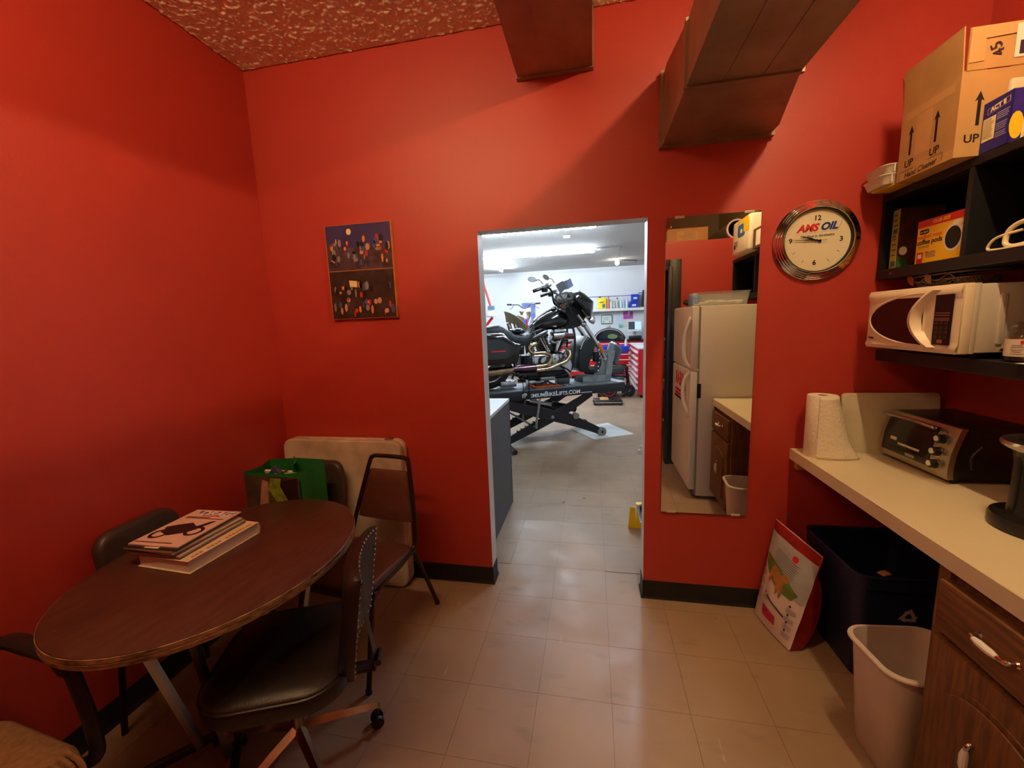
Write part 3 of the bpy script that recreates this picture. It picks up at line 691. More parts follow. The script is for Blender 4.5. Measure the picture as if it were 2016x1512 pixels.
t = thing('wall_shelf', 'black plank shelf on the right wall holding the microwave', 'shelf', (0, 0, 0))
MB().box(1.27, XR-.001, .84, 2.15, 1.335, 1.385, .003, 1).build('plank', BLKW, t)
MB().box(XR-.03, XR-.002, .86, 2.14, 1.295, 1.335).build('wall_cleat', BLKW, t, 0)

# ---- cardboard box with flaps up
t = thing('cardboard_box', 'open cardboard box with arrows marked UP on top of the black shelf', 'box', (1.335, 1.87, SZ1))
w, d, h = .135, .132, .262
MB().prism(rect(-w, -d, w, d), 0, .003, 'z').build('bottom', CARD, t, 0)
MB().box(-w, -w+.004, -d, d, .003, h).build('side_wall', CARD, t, 0); MB().box(w-.004, w, -d, d, .003, h).build('side_wall', CARD, t, 0)
MB().box(-w+.004, w-.004, -d, -d+.004, .003, h).build('side_wall', CARD, t, 0); MB().box(-w+.004, w-.004, d-.004, d, .003, h).build('side_wall', CARD, t, 0)
MB(T(-w+.002, 0, h) @ RY(-.06)).box(-.002, .002, -d, d-.004, 0, .138).build('flap', CARD, t, 0)
MB(T(0, -d+.002, h+.004) @ RX(-.02)).box(-w+.012, w-.004, -.002, .002, 0, .128).build('flap', CARD, t, 0)
MB(T(w-.002, 0, h) @ RY(.5)).box(-.002, .002, -d, d, 0, .13).build('flap', CARD, t, 0)
MB(T(0, d-.002, h) @ RX(-.15)).box(-w, w, -.002, .002, 0, .13).build('flap', CARD, t, 0)
FL = frame((-w, 0, 0), (0, -1, 0), (0, 0, 1)); FF = frame((0, -d, 0), (1, 0, 0), (0, 0, 1))
def arrow(F, x, z0, z1, m=INK):
    patch('arrow_print', m, t, F, [(x-.005, z0), (x+.005, z0), (x+.005, z1-.026), (x+.013, z1-.03), (x, z1), (x-.013, z1-.03), (x-.005, z1-.026)], .0004)
arrow(FL, -.075, .085, .19); arrow(FL, .045, .085, .19); arrow(FF, -.078, .095, .20); 
for F, x in ((FL, -.075), (FL, .045), (FF, -.09)): text('UP', .036, INK, t, F @ T(x, .055, 0), 'print_lettering', bold=.0008)
patch('tape_strip', TAPE, t, FL, rect(-.05, .07, .02, .215), .0003); patch('tape_strip', TAPE, t, FL, rect(-.11, .216, .11, .244), .0003)
patch('tape_strip', TAPE, t, FL, rect(-.05, .012, .02, .05), .00035); patch('tape_strip', TAPE, t, FL, rect(.09, .0, .131, .03), .0003)
for p in (rect(-.12, .0325, -.03, .0332), rect(.015, .0365, .085, .0372), rect(.084, .012, .0847, .0372), rect(-.12, .004, -.1193, .0332)): patch('pen_line', INK, t, FL, p, .0005)
text('Hand Cleaner', .027, mat('pen_ink', (50, 40, 40), .6), t, FL @ T(-.015, .016, .0007) @ RZ(.03), 'handwriting', shear=.2)
FFL = frame((0, -d-.0002, h+.004), (1, 0, 0), (0, 0, 1)) @ T(0, 0, .0006)
patch('tape_strip', TAPE, t, FFL, [(-w+.013, .022), (-w+.055, .024), (-w+.055, .09), (.13, .1), (.13, .127), (-w+.013, .127)], .0004)
text('45', .045, mat('pen_ink', (50, 40, 40), .6), t, FFL @ T(-.045, .055, .0005) @ RZ(2.0), 'handwriting')
patch('shipping_label', PAPERW, t, FFL, rect(.0, .022, .125, .12), .0007)
patch('label_print', mat('label_navy', (40, 36, 70), .5), t, FFL, rect(.018, .098, .04, .114), .001); patch('label_print', mat('label_navy', (40, 36, 70), .5), t, FFL, rect(.012, .03, .026, .07), .001)
text('2', .014, PAPERW, t, FFL @ T(.029, .106, .001) @ RZ(-PI/2), 'label_lettering')
lines('label_print', GREY, t, FFL @ T(0, 0, .0004), .04, .11, .12, 10, .0085, .002, 4)

# ---- foam food trays (two, one in the other) on a yellow packet
def foam_tray(name, label, loc, rz):
    t = thing(name, label, 'food tray', loc, rz, 'foam trays beside the cardboard box'); m = MB(); FOAM = mat('white_foam', (232, 224, 206), .6, bump=.08, bscale=200)
    rings = []
    for z, s in ((0, .80), (.003, .82), (.03, .95), (.033, 1.0), (.036, 1.0), (.036, .95), (.006, .78), (.004, .5)): rings.append([(x*s, y*s, z) for x, y in rrect(.17, .13, .03, 5)])
    m.loft(rings); m.build('tray', FOAM, t, 50)
    for k in (-1, 0, 1): MB().box(k*.042-.002, k*.042+.002, -.067, -.060, .004, .034).build('rib', FOAM, t, 0)
    for y in (-.03, .03): MB().box(-.0835, -.078, y-.002, y+.002, .004, .034).build('rib', FOAM, t, 0)
    return t
tag(MB(T(1.29, 2.095, SZ1) @ RZ(.1)).box(-.09, .06, -.06, .06, 0, .010, .003).build('yellow_packet', mat('yellow_foil', (226, 186, 60), .35, noise=.2, nscale=20, bump=.3, bscale=40), None), 'flat yellow packet under the white foam trays', 'packet')
foam_tray('foam_tray', 'lower white foam food tray lying on the yellow packet', (1.232, 2.10, SZ1+.0105), PI/2-.1)
foam_tray('foam_tray', 'upper white foam food tray nested on another foam tray', (1.236, 2.098, SZ1+.0475), PI/2-.08)

# ---- popcorn boxes
def blue_box(label, loc, rz, w, d, h, full):
    NAVY = mat('navy_box_print', (32, 30, 128), .4)
    t = thing('popcorn_box', label, 'box', loc, rz, 'blue popcorn boxes on the shelf'); m = MB()
    m.box(-w, w, -d, -d+.002, 0, h); m.box(-w, -w+.002, -d, d, 0, h-.03*(not full)); m.box(w-.002, w, -d, d, 0, h); m.box(-w, w, d-.002, d, 0, h-.03*(not full)); m.box(-w, w, -d, d, 0, .002)
    m.build('carton', NAVY, t, 0)
    FX = frame((-w, 0, 0), (0, -1, 0), (0, 0, 1)); FY = frame((0, -d, 0), (1, 0, 0), (0, 0, 1)); CRM = mat('cream_print', (240, 226, 178), .5); LAV = mat('lavender_print', (150, 146, 196), .5)
    if full:
        patch('fact_panel', CRM, t, FX, rect(-d+.004, .035, -.002, .105), .0005); lines('fact_print', GREY, t, FX @ T(0, 0, .0004), -d+.006, .100, -.005, 12, .005, .0012, 2)
        lines('fine_print', LAV, t, FX, .002, .108, d-.003, 4, .006, .003, 3); lines('fine_print', LAV, t, FX, .002, .075, d-.003, 4, .006, .003, 5); lines('fine_print', LAV, t, FX, .002, .048, d-.003, 3, .006, .003, 6)
        patch('logo_frame', mat('logo_pink', (206, 160, 150), .5), t, FX, [(-.034, .115), (.042, .124), (.042, .142), (-.034, .133)], .0004)
        patch('logo_field', NAVY, t, FX, [(-.032, .1165), (.040, .1255), (.040, .1405), (-.032, .1315)], .0006)
        text('ACT II', .019, mat('cream_print', (240, 226, 178), .5), t, FX @ T(.003, .1285, .0006) @ RZ(.1), 'logo_lettering', bold=.0008)
        patch('bucket_print', mat('cream_print', (240, 226, 178), .5), t, FY, [(-w+.03, .006), (w-.002, .006), (w-.002, .10), (-w+.055, .105), (-w+.035, .085)], .0005)
        b = MB(FY)
        for k in range(14): b.box(-w+.036, w-.003, .010+k*.0055, .0115+k*.0055, .0005, .0008)
        b.build('bucket_stripes', mat('stripe_brown', (170, 140, 92), .5), t, 0)
        patch('popcorn_print', YELLOW, t, FY, ell(.018, .04, 14, -w+.016, .05), .0004)
    else:
        patch('label', PAPERW, t, FX, rect(-.03, h-.05, .04, h-.018), .0005)
    return t
blue_box('torn-open blue popcorn box printed with a yellow bucket', (1.325, 1.685, SZ1), -.02, .055, .05, .155, True)
blue_box('second blue popcorn box half hidden behind the torn one', (1.40, 1.62, SZ1), -.02, .035, .06, .19, False)
t = thing('popcorn_bag', 'pale folded popcorn bag sticking out of the torn blue box', 'bag', (1.325, 1.69, SZ1+.003))
MB(RX(.12)).box(-.045, .03, -.008, .008, 0, .195, .006).build('bag', mat('waxy_paper', (214, 206, 178), .4, noise=.2, nscale=14, bump=.3, bscale=30), t)
MB(T(.0, -.022, 0) @ RX(.1) @ RY(.12)).box(-.035, .04, -.006, .006, 0, .172, .004).build('bag_fold', mat('waxy_paper', (214, 206, 178), .4), t)

# ---- seen in the mirror: towel pack and carton further along the shelf top
t = thing('towel_pack', 'white wrapped paper-goods pack with yellow diamond and blue patch on the shelf', 'pack', (1.40, .56, SZ1), 0)
m = MB(); 
WR = mat('glossy_white_wrap', (234, 226, 204), .3, noise=.06, nscale=6, bump=.2, bscale=18)
m.box(-.19, .19, -.20, .2, 0, .29, .025, 3); m.build('wrap', WR, t, 50)
FX = frame((-.1905, 0, 0), (0, -1, 0), (0, 0, 1)); FY = frame((0, .2005, 0), (-1, 0, 0), (0, 0, 1))
YL = mat('yellow_wrap', (238, 200, 44), .35); BW = mat('blue_wrap', (44, 104, 168), .35)
patch('blue_patch', BW, t, FX, rrect(.17, .10, .03, 4, -.02, .19)); patch('yellow_band', YL, t, FX, rrect(.12, .09, .02, 4, -.13, .21), .0008); patch('yellow_band', YL, t, FX, [(-.17, .25), (.1, .25), (.06, .275), (-.17, .28)], .0007)
patch('small_label', PAPERW, t, FX, rect(-.04, .17, .0, .20), .001); lines('small_print', GREY, t, FX, .06, .12, .16, 4, .012, .006, 3)
patch('barcode', INK, t, FX, rect(.11, .06, .15, .09)); patch('diamond', YL, t, FY, [(0, .12), (.05, .19), (0, .26), (-.05, .19)]); patch('diamond_core', mat('green_print', (70, 120, 70), .5), t, FY, [(0, .165), (.02, .19), (0, .215), (-.02, .19)], .0009)
lines('barcode', INK, t, FY, -.12, .07, -.06, 3, .018, .012, 4, .05); patch('diamond_band', INK, t, FY, rect(-.075, .178, .075, .202), .0012)
t = thing('flat_carton', 'brown carton with white label leaning on the white wrapped pack', 'box', (1.245, .93, SZ1), .0)
MB().box(-.02, .16, -.13, .04, 0, .15, .002, 1).build('carton', mat('brown_carton', (92, 64, 44), .6), t); patch('label', PAPERW, t, frame((-.0205, 0, 0), (0, -1, 0), (0, 0, 1)), rect(-.02, .02, .07, .13)); patch('label', PAPERW, t, frame((0, .0405, 0), (-1, 0, 0), (0, 0, 1)), rect(-.15, .02, -.02, .13))

# ---- in the cubbies
t = thing('coffee_pod_box', 'yellow coffee pods box with red top stripe in the first cubby', 'box', (1.37, 1.90, SZ0+.042), 0)
w, d, h = .075, .108, .168
MB().box(-w, w, -d, d, 0, h, .001, 1).build('carton', mat('yellow_carton', (250, 200, 30), .4), t)
FX = frame((-w, 0, 0), (0, -1, 0), (0, 0, 1)); patch('red_stripe', REDINK, t, FX, rect(-d, h-.028, d, h-.0005)); text('CLUB SIZE', .017, YELLOW, t, FX @ T(.005, h-.0145, .0006), 'stripe_lettering', bold=.0005, shear=.25)
patch('brand_plate', INK, t, FX, rrect(.045, .017, .006, 3, -.072, .123)); text('no name', .0105, YELLOW, t, FX @ T(-.072, .123, .0006), 'brand_lettering', bold=.0003)
text('medium roast', .0215, mat('orange_print', (222, 92, 24), .5), t, FX @ T(-.045, .1035, 0), 'product_lettering', bold=.0004); text('coffee pods', .0265, INK, t, FX @ T(-.043, .083, 0), 'product_lettering', bold=.0007)
lines('small_print', GREY, t, FX, -.095, .069, -.02, 2, .005, .002, 2); lines('small_print', GREY, t, FX, -.055, .043, -.005, 4, .006, .003, 4)
patch('cup_print', PAPERW, t, FX, ell(.043, .048, 28, .068, .078)); patch('coffee_print', INK, t, FX, ell(.034, .040, 28, .066, .078), .0009); patch('cup_handle_print', PAPERW, t, FX, rrect(.022, .012, .005, 3, .098, .06), .0005)
patch('tag_print', PAPERW, t, FX, ell(.022, .011, 14, .082, .128), .0012); patch('red_badge', REDINK, t, FX, rect(-.1, .002, -.068, .045)); patch('badge_cup', PAPERW, t, FX, rect(-.094, .022, -.074, .038), .0009)
text('72', .014, INK, t, FX @ T(-.052, .04, 0), 'count_lettering')
t = thing('tea_carton', 'tall slim carton with green-yellow spine beside the coffee pods', 'box', (1.36, 2.112, SZ0+.042), -.12)
MB().box(-.075, .075, -.026, .026, 0, .245, .001, 1).build('carton', mat('brown_print_carton', (84, 44, 26), .45, noise=.5, nscale=14, rgb2=(40, 20, 14)), t)
FX = frame((-.075, 0, 0), (0, -1, 0), (0, 0, 1)); patch('spine_print', mat('green_yellow_print', (176, 170, 62), .5, noise=.3, nscale=8, rgb2=(110, 120, 56)), t, FX, rect(-.025, .001, .025, .244))
for z in (.02, .155): patch('spine_badge', mat('teal_print', (40, 96, 120), .5), t, FX, rect(-.014, z-.011, .018, z+.011), .001)
lines('spine_print_lines', INK, t, FX @ T(0, 0, .0005), -.016, .225, .018, 5, .022, .005, 2); lines('spine_print_lines', mat('dark_green', (60, 76, 36), .5), t, FX @ T(0, 0, .0005), -.016, .125, .018, 4, .022, .005, 3)
FY = frame((0, -.026, 0), (1, 0, 0), (0, 0, 1)); patch('leaf_print', mat('leaf_green', (52, 96, 44), .5, noise=.5, nscale=40), t, FY, [(-.073, .003), (-.03, .003), (-.04, .035), (-.073, .05)]); patch('cup_print', PAPERW, t, FY, ell(.014, .018, 16, -.055, .07), .0009)
t = thing('folded_leaflet', 'grey folded leaflet with yellow corner standing behind the coffee pods', 'leaflet', (1.475, 1.92, SZ0+.042))
MB(RY(.08)).prism([(-.12, 0), (.1, 0), (.1, .245), (-.03, .26), (-.1, .18)], -.004, 0, 'x').build('leaflet', mat('grey_leaflet', (112, 100, 70), .6, noise=.2, nscale=12), t, 0)
MB(T(-.02, -.055, .215) @ RY(-1.2)).prism([(-.04, 0), (.045, 0), (.045, .06)], 0, .002, 'x').build('yellow_corner', mat('neon_yellow', (214, 210, 40), .5), t, 0)
# white cable bundle
t = thing('power_cord', 'coiled white appliance cord in the second cubby', 'cord', (1.36, 1.615, SZ0+.042)); IV = mat('ivory_cord', (236, 218, 176), .4)
MB().tube(spline([(.0, -.06, .05), (-.02, .0, .085), (-.03, .045, .07), (-.035, .055, .03), (-.04, .03, .012), (-.04, -.02, .012), (-.03, -.08, .03)], 8), .0075, 8).build('cord', IV, t)
MB().tube(spline([(-.02, .02, .06), (-.045, .075, .045), (-.05, .095, .014), (-.05, .06, .006), (-.05, .0, .006), (-.04, -.06, .008)], 8), .0045, 8).build('cord', IV, t)
MB().prism([(-.05, .02), (.02, .0), (.02, .06), (-.03, .065)], -.0, .03, 'x', .006).build('plug', IV, t)
# kettle seen in the mirror
t = thing('white_kettle', 'white kettle with black handle in a shelf cubby', 'kettle', (1.37, 1.03, SZ0+.042))
MB().lathe([(0, 0), (.062, 0), (.066, .01), (.06, .08), (.045, .13), (.03, .145), (0, .148)], 24).build('body', IV, t); MB().tube(spline([(-.05, 0, .12), (-.095, 0, .15), (-.1, 0, .09), (-.066, 0, .03)], 6), .009, 8).build('handle', BLACK, t)
MB().tube([(.045, 0, .10), (.085, 0, .135)], [.014, .009], 8).build('spout', IV, t); MB().sphere((0, 0, .155), .012, 10, 6).build('lid_knob', BLACK, t)
# wire basket under the shelf
t = thing('wire_basket', 'dark wire basket with metal leaves hanging under the black shelf', 'basket', (1.375, 1.905, SZ0-.001)); WM = mat('dark_wire', (128, 114, 94), .35, .3)
def rim(z, s): return [(x*s, y*s, z) for x, y in rrect(.16, .29, .06, 5)]
MB().tube(rim(-.006, 1), .003, 6, closed=True).build('rim', WM, t); MB().tube(rim(-.026, .94), .002, 6, closed=True).build('hoop', WM, t); MB().tube(rim(-.048, .84), .002, 6, closed=True).build('hoop', WM, t)
m = MB(); r1, r2 = rim(-.026, .94), rim(-.048, .84); n = len(r1)
for k in range(n*2):
    a = k/2; p = lambda r, q: Vector(r[int(q) % n]).lerp(Vector(r[(int(q)+1) % n]), q-int(q))
    m.tube([p(r1, a), p(r2, a+1.2)], .0013, 4); m.tube([p(r1, a), p(r2, a-1.2+n)], .0013, 4)
m.build('mesh_wires', WM, t, kind='stuff')
MB().tube(spline([(-.08, .11, -.006), (-.078, .075, -.03), (-.08, .03, -.012), (-.08, -.02, -.03), (-.08, -.07, -.01), (-.078, -.1, -.03)], 6), .0016, 5).build('vine', WM, t)
LEAF = mat('leaf_metal', (150, 132, 84), .45, .4, noise=.3, nscale=40)
for y, rgb in ((.105, mat('copper_leaf', (140, 84, 56), .4, .5)), (.015, LEAF)):
    MB(T(-.084, y, -.018) @ RX(.5)).prism([(-.026, -.012), (-.01, -.016), (.012, -.012), (.026, .004), (.014, .014), (-.006, .014)], -.002, .0, 'x', .0008, 1).build('leaf', rgb, t)

# ---- microwave
t = thing('microwave', 'white microwave with oval dark window on the black wall shelf', 'microwave', (1.2, 1.857, 1.385))
MW = mat('cream_white_plastic', (232, 214, 186), .38); MWS = mat('grey_white_steel', (214, 204, 188), .45, .1, noise=.08, nscale=6)
w, h, zb = .232, .235, .018; dp = .335
MB().box(.035, dp, -w+.004, w-.004, zb+.004, zb+h-.004, .004).build('body', MWS, t)
MB().box(.030, .046, -w+.001, w-.001, zb+.001, zb+h-.001, .003).build('body_collar', MWS, t)
FX = frame((0, 0, zb), (0, -1, 0), (0, 0, 1))   # u to the right as seen from the room
m = MB(FX)
def bulge(u, v): return (u, v)
nu, nv = 25, 13; vs = []
m.grid(lambda a, b: (-w+2*w*a, h*b, .004+.010*(1-(2*b-1)**6)*(1-(2*a-1)**10)*(1 if 0 < b < 1 else 0)+(.006 if (b < .12 or b > .86) and 0 < b < 1 else 0)), 33, 17)
m.build('door_face', MW, t, 50)
MB().box(.0, .032, -w, w, zb, zb+h, .006).build('door_body', MW, t)
win = []
for k in range(33):
    a = PI/2+PI*k/32; win.append((.075+.275*math.cos(a), h/2+.095*math.sin(a)))
win += [(.092, .024), (.092, h-.024)][:0]
winp = [(.095, h/2+.095)]+win+[(.095, h/2-.095)]
MB(FX).prism(winp, .010, .0158, 'z', .001, 1).build('window', mat('smoked_glass', (36, 16, 14), .12), t)
MB(FX).tube([(u, v, .0145) for u, v in winp], .0045, 6, closed=True).build('window_trim', MW, t)
# handle: crescent bow beside the window
m = MB(FX); rings = []
for k in range(15):
    f = k/14; v = .020+f*(h-.036); u = .120-.075*math.sin(PI*f)**.8; rings.append([(u-.004, v, .014), (u+.008, v, .030+.012*math.sin(PI*f)), (u+.024, v, .032+.012*math.sin(PI*f)), (u+.040, v, .014)])
m.loft(rings).build('handle', MW, t, 60)
MB(FX).prism(rect(.140, .030, .212, h-.032), .012, .0172, 'z', .001, 1).build('control_panel', mat('panel_black', (22, 16, 18), .3), t)
KP = mat('dim_print', (140, 84, 76), .5); 
for k, zz in enumerate((.140, .132, .122, .116)): patch('panel_print', KP, t, FX @ T(0, 0, .0172), rect(.146, zz-.002, .206, zz+.001), .0003)
for i in range(4):
    for j in range(3): patch('key', mat('key_dark', (52, 44, 44), .4), t, FX @ T(0, 0, .0172), rrect(.014, .010, .002, 2, .156+.02*j, .105-.016*i), .0006)
patch('key', KP, t, FX @ T(0, 0, .0172), rrect(.022, .012, .002, 2, .176, .042), .0008)
text('Danby', .0125, INK, t, FX @ T(-.205, .042, .0145), 'brand_lettering', align='LEFT', bold=.0003)
patch('model_print', GREY, t, FX @ T(0, 0, .0145), rect(-.168, .0365, -.145, .0375), .0004)
MB(T(.11, -w+.003, zb)).prism(rrect(.018, .17, .008, 4, 0, .115), -.003, .002, 'y', .0018, 2).build('pressed_rib', MWS, t)
MB().cyl((.12, -w+.005, zb+.014), (.12, -w-.001, zb+.014), .005, seg=8).build('screw', STEEL, t)
for x in (.09, .3):
    for y in (-.18, .18): MB().cyl((x, y, 0), (x, y, zb+.006), .012, seg=10).build('foot', BLACK, t)

# ---- on the microwave shelf: jar, scanner-like black box, plastic bag, papers
t = thing('glass_jar', 'small lidded glass jar with printed label on the microwave shelf', 'jar', (1.315, 1.55, 1.385))
JG = glass_mat('jar_glass', (.93, .92, .88), 1.5)
MB().lathe([(0, .002), (.036, .002), (.04, .008), (.04, .078), (.033, .092), (.03, .096), (.03, .1)], 24).build('jar_body', JG, t); MB().lathe([(.033, .1), (.034, .108), (.02, .120), (.01, .124), (.012, .13), (.008, .138), (0, .139)], 24).build('glass_lid', JG, t)
MB().lathe([(0, .004), (.037, .004), (.037, .02), (0, .021)], 20).build('contents', mat('dark_contents', (44, 32, 26), .6), t)
MB().lathe([(.0405, .018), (.0405, .072)], 20, PI*.72, PI*1.62).build('label', mat('pinkish_label', (222, 204, 184), .6), t, 60)
for z, w_ in ((.052, .022), (.046, .028), (.038, .026), (.032, .02), (.025, .03)): MB(RZ(-PI*.83) @ T(0, 0, z)).box(.0407, .0411, -w_/2, w_/2, 0, .0015).build('label_print', GREY, t, 0)
MB(RZ(-PI*.83)).box(.0407, .0412, .006, .013, .058, .067).build('label_mark', REDINK, t, 0)
t = thing('label_printer', 'squat black machine with pale front slot beside the glass jar', 'machine', (1.46, 1.36, 1.385))
MB().box(-.12, .1, -.14, .135, 0, .09, .008).build('body', mat('dusty_grey_plastic', (126, 116, 100), .5), t); MB().box(-.135, .1, -.15, .145, .118, .150, .006).build('lid', SATIN, t); MB().box(-.11, .09, -.13, .125, .09, .118).build('dark_slot', BLACK, t, 0)
MB().box(-.1215, -.119, .02, .12, .012, .07).build('front_label', PAPERW, t, 0); MB().box(-.122, -.119, -.13, .13, .086, .090).build('slot_edge', BLACK, t, 0)
t = thing('plastic_bag', 'crumpled translucent plastic bag on the microwave shelf', 'bag', (1.295, 1.45, 1.386)); rr = random.Random(9)
m = MB(); m.sphere((0, 0, .03), (.028, .05, .032), 22, 14); m.v = [(x*(1+.25*rr.random()), y*(1+.2*rr.random()), max(0, z*(1+.3*rr.random()))) for x, y, z in m.v]
m.build('bag', mat('milky_film', (190, 204, 198), .3, trans=.3), t, 70)
tag(MB(T(1.295, 1.46, 1.3852) @ RZ(.3)).box(-.025, .045, -.06, .05, 0, .0008).build('paper_slip', PAPERW, None, 0), 'white paper slip under the crumpled plastic bag', 'paper')

# ================================================================ COUNTER
CT = mat('cream_laminate', (226, 212, 178), .35, noise=.06, nscale=4); CE = CT
CZ = .892
t = thing('countertop', 'long cream laminate countertop along the right wall', 'countertop', (0, 0, 0))
MB().box(.972, XR-.001, .835, D-.001, CZ-.05, CZ, .001, 1).build('slab', CT, t); MB().box(.968, .972, .835, D-.001, CZ-.054, CZ-.0005, .001, 1).build('edge_strip', CE, t)
m = MB(); m.tube([(.967, 1.62, CZ+.0002), (.9665, 1.55, CZ+.0004), (.967, 1.48, CZ+.0002)], [.0003, .0028, .0003], 5); m.build('lifted_edge', CT, t)
OAK = mat('dark_oak', (124, 78, 38), .55, noise=.65, nscale=9, rgb2=(80, 48, 24), stretch=(9, 9, .9), bump=.1, bscale=60)
OAKD = mat('dark_oak_door', (124, 78, 38), .55, noise=.65, nscale=9, rgb2=(80, 48, 24), stretch=(9, 9, .9), bump=.1, bscale=60)
OAKH = mat('dark_oak_drawer', (124, 78, 38), .55, noise=.65, nscale=9, rgb2=(80, 48, 24), stretch=(9, .9, 9), bump=.1, bscale=60)
tag(MB().box(.99, 1.10, D-.04, D-.002, CZ-.10, CZ-.0545, .002, 1).build('wood_cleat', mat('pine', (196, 140, 80), .6, noise=.3, nscale=10), None), 'short pine cleat under the counter end at the wall', 'cleat')
# base cabinet
CX, CY0, CY1 = .995, .835, 1.303
t = thing('base_cabinet', 'dark oak base cabinet with one drawer and an arched door', 'cabinet', (CX, 0, 0))
MB().box(0, XR-CX-.002, CY0, CY1, .09, CZ-.056).build('body', OAK, t, 0); MB().box(.06, XR-CX-.002, CY0, CY1-.002, 0, .09).build('toe_kick', BLACK, t, 0)
MB().box(-.014, 0, CY1-.04, CY1, .09, CZ-.056, .001, 1).build('face_stile', OAK, t); MB().box(-.014, 0, CY0, CY0+.03, .09, CZ-.056, .001, 1).build('face_stile', OAK, t)
dr = MB().box(-.034, -.002, CY0+.025, CY1-.032, .652, .805, .006).build('drawer', OAKH, t)
dy0, dy1 = CY0+.025, CY1-.032; dc = (dy0+dy1)/2
do = MB().box(-.034, -.002, dy0, dy1, .115, .635, .005).build('door', OAKD, t)
arch = [(dy0+.06, .17), (dy1-.06, .17)]+[(dc+(dy1-.06-dc)*math.cos(PI*k/16), .49+.075*math.sin(PI*k/16)) for k in range(17)]
MB().prism(arch, -.0365, -.034, 'x').build('panel_step', OAKD, do, 0)
arch2 = [(dy0+.072, .182), (dy1-.072, .182)]+[(dc+(dy1-.072-dc)*math.cos(PI*k/16), .482+.068*math.sin(PI*k/16)) for k in range(17)]
MB().prism(arch2, -.044, -.0362, 'x', .004).build('raised_panel', OAKD, do)
def pull(par, y, z, ax):
    dv = Vector((0, 1, 0)) if ax == 'y' else Vector((0, 0, 1)); c = Vector((-.034, y, z))
    for e in (-1, 1):
        MB().tube(spline([c+dv*(e*.048), c+dv*(e*.046)+Vector((-.02, 0, 0)), c+dv*(e*.026)+Vector((-.026, 0, 0))], 5), [.009]+[.0055]*9+[.006], 8).build('pull_end', CHROME, par)
    MB().tube([c+dv*(-.03)+Vector((-.026, 0, 0)), c+dv*(-.015)+Vector((-.027, 0, 0)), c+dv*.015+Vector((-.027, 0, 0)), c+dv*.03+Vector((-.026, 0, 0))], [.0065, .0095, .0095, .0065], 10).build('porcelain_grip', mat('porcelain', (235, 232, 224), .25), par)
pull(dr, 1.09, .735, 'y'); pull(do, 1.10, .40, 'z')

# ---- on the counter
t = thing('paper_towel_roll', 'white paper towel roll with loose sheet trailing on the counter', 'paper towel', (1.043, 2.095, CZ))
TW = mat('quilted_paper', (238, 226, 204), .85, bump=1.0, bscale=70)
MB().lathe([(.019, 0), (.058, 0), (.060, .003), (.060, .286), (.058, .29), (.019, .29), (.019, 0)], 40).build('roll', TW, t, 40)
MB().lathe([(.0185, .002), (.0185, .2885), (.0165, .2885), (.0165, .002)], 20).build('core', mat('card_core', (110, 80, 56), .8), t)
m = MB()
def sheet(u, v):
    z = .286*(1-v); flare = (v**1.3)*u**1.1; a = -2.2+u*1.9
    x = .061*math.cos(a); y = .061*math.sin(a); fl = Vector((.080, .0, 0))*flare
    return (x+fl.x+.010*u*math.sin(7*v)*v, y-.03*flare, z+.001)
m.grid(sheet, 18, 24); o = m.build('loose_sheet', TW, t, 70)
sm = o.modifiers.new('thickness', 'SOLIDIFY'); sm.thickness = .0008; sm.offset = 1
# cutting board leaning on the wall
t = thing('cutting_board', 'white plastic cutting board leaning on the red wall behind the toaster', 'cutting board', (1.365, D-.052, CZ), 0)
m = MB(RX(-.12)); BRD = mat('white_board', (222, 208, 180), .45, noise=.08, nscale=8)
out_ = rrect(.395, .285, .018, 5, 0, .1425); hole = rrect(.013, .007, .003, 4, -.155, .026)[::-1]
ki = min(range(len(out_)), key=lambda i: (out_[i][0]+.155)**2+(out_[i][1]-.026)**2); kh = min(range(len(hole)), key=lambda i: hole[i][0]+hole[i][1])
m.prism(out_[ki:]+out_[:ki+1]+hole[kh:]+hole[:kh+1], -.005, .005, 'y'); m.build('board', BRD, t, 30)
gr = MB(RX(-.12)); gr.tube([(x, -.0052, z) for x, z in rrect(.372, .262, .014, 5, 0, .1425)], .0014, 4, closed=True); gr.build('groove', BRD, t)
# toaster oven
t = thing('toaster_oven', 'black and steel toaster oven with three knobs on the counter', 'toaster oven', (1.318, 1.945, CZ), .03)
w, h, dp = .18, .20, .255; TSL = mat('warm_steel', (176, 166, 148), .3, .9, noise=.1, nscale=30); TB = mat('toaster_black', (26, 23, 22), .35)
prof = [(.0, .018), (-.004, .06), (.002, .12), (.02, .19), (.03, .218), (dp, .222), (dp, .018)]
MB().prism([(x+.012, z) for x, z in prof], -w+.006, w-.006, 'y', .004, 2).build('body', TB, t, 40)
def facex(z): 
    for (xa, za), (xb, zb_) in zip(prof[:4], prof[1:5]):
        if za <= z <= zb_: return xa+(xb-xa)*(z-za)/(zb_-za)
    return prof[4][0]
def strip(name, y0, y1, z0, z1, off, th, mt, n=8):
    m = MB(); rg = []
    for k in range(n+1):
        z = z0+(z1-z0)*k/n; x = facex(z)-off; rg.append([(x, y0, z), (x, y1, z), (x+th, y1, z), (x+th, y0, z)])
    return m.loft(rg).build(name, mt, t, 50)
strip('bezel', w-.018, w, .02, .218, .004, .02, TSL); strip('bezel', -w, -w+.030, .02, .218, .004, .02, TSL); strip('bezel', -w+.03, w-.018, .02, .045, .004, .02, TSL, 3); strip('bezel', -w+.03, w-.018, .203, .218, .004, .02, TSL, 2)
strip('control_panel', -w+.03, -w+.085, .045, .203, .003, .015, TSL)
dg = strip('door_glass', -w+.09, w-.02, .068, .198, .003, .004, mat('oven_glass', (40, 36, 32), .12)); strip('door_sill', -w+.085, w-.018, .045, .070, .005, .012, mat('toaster_trim', (40, 35, 34), .3))
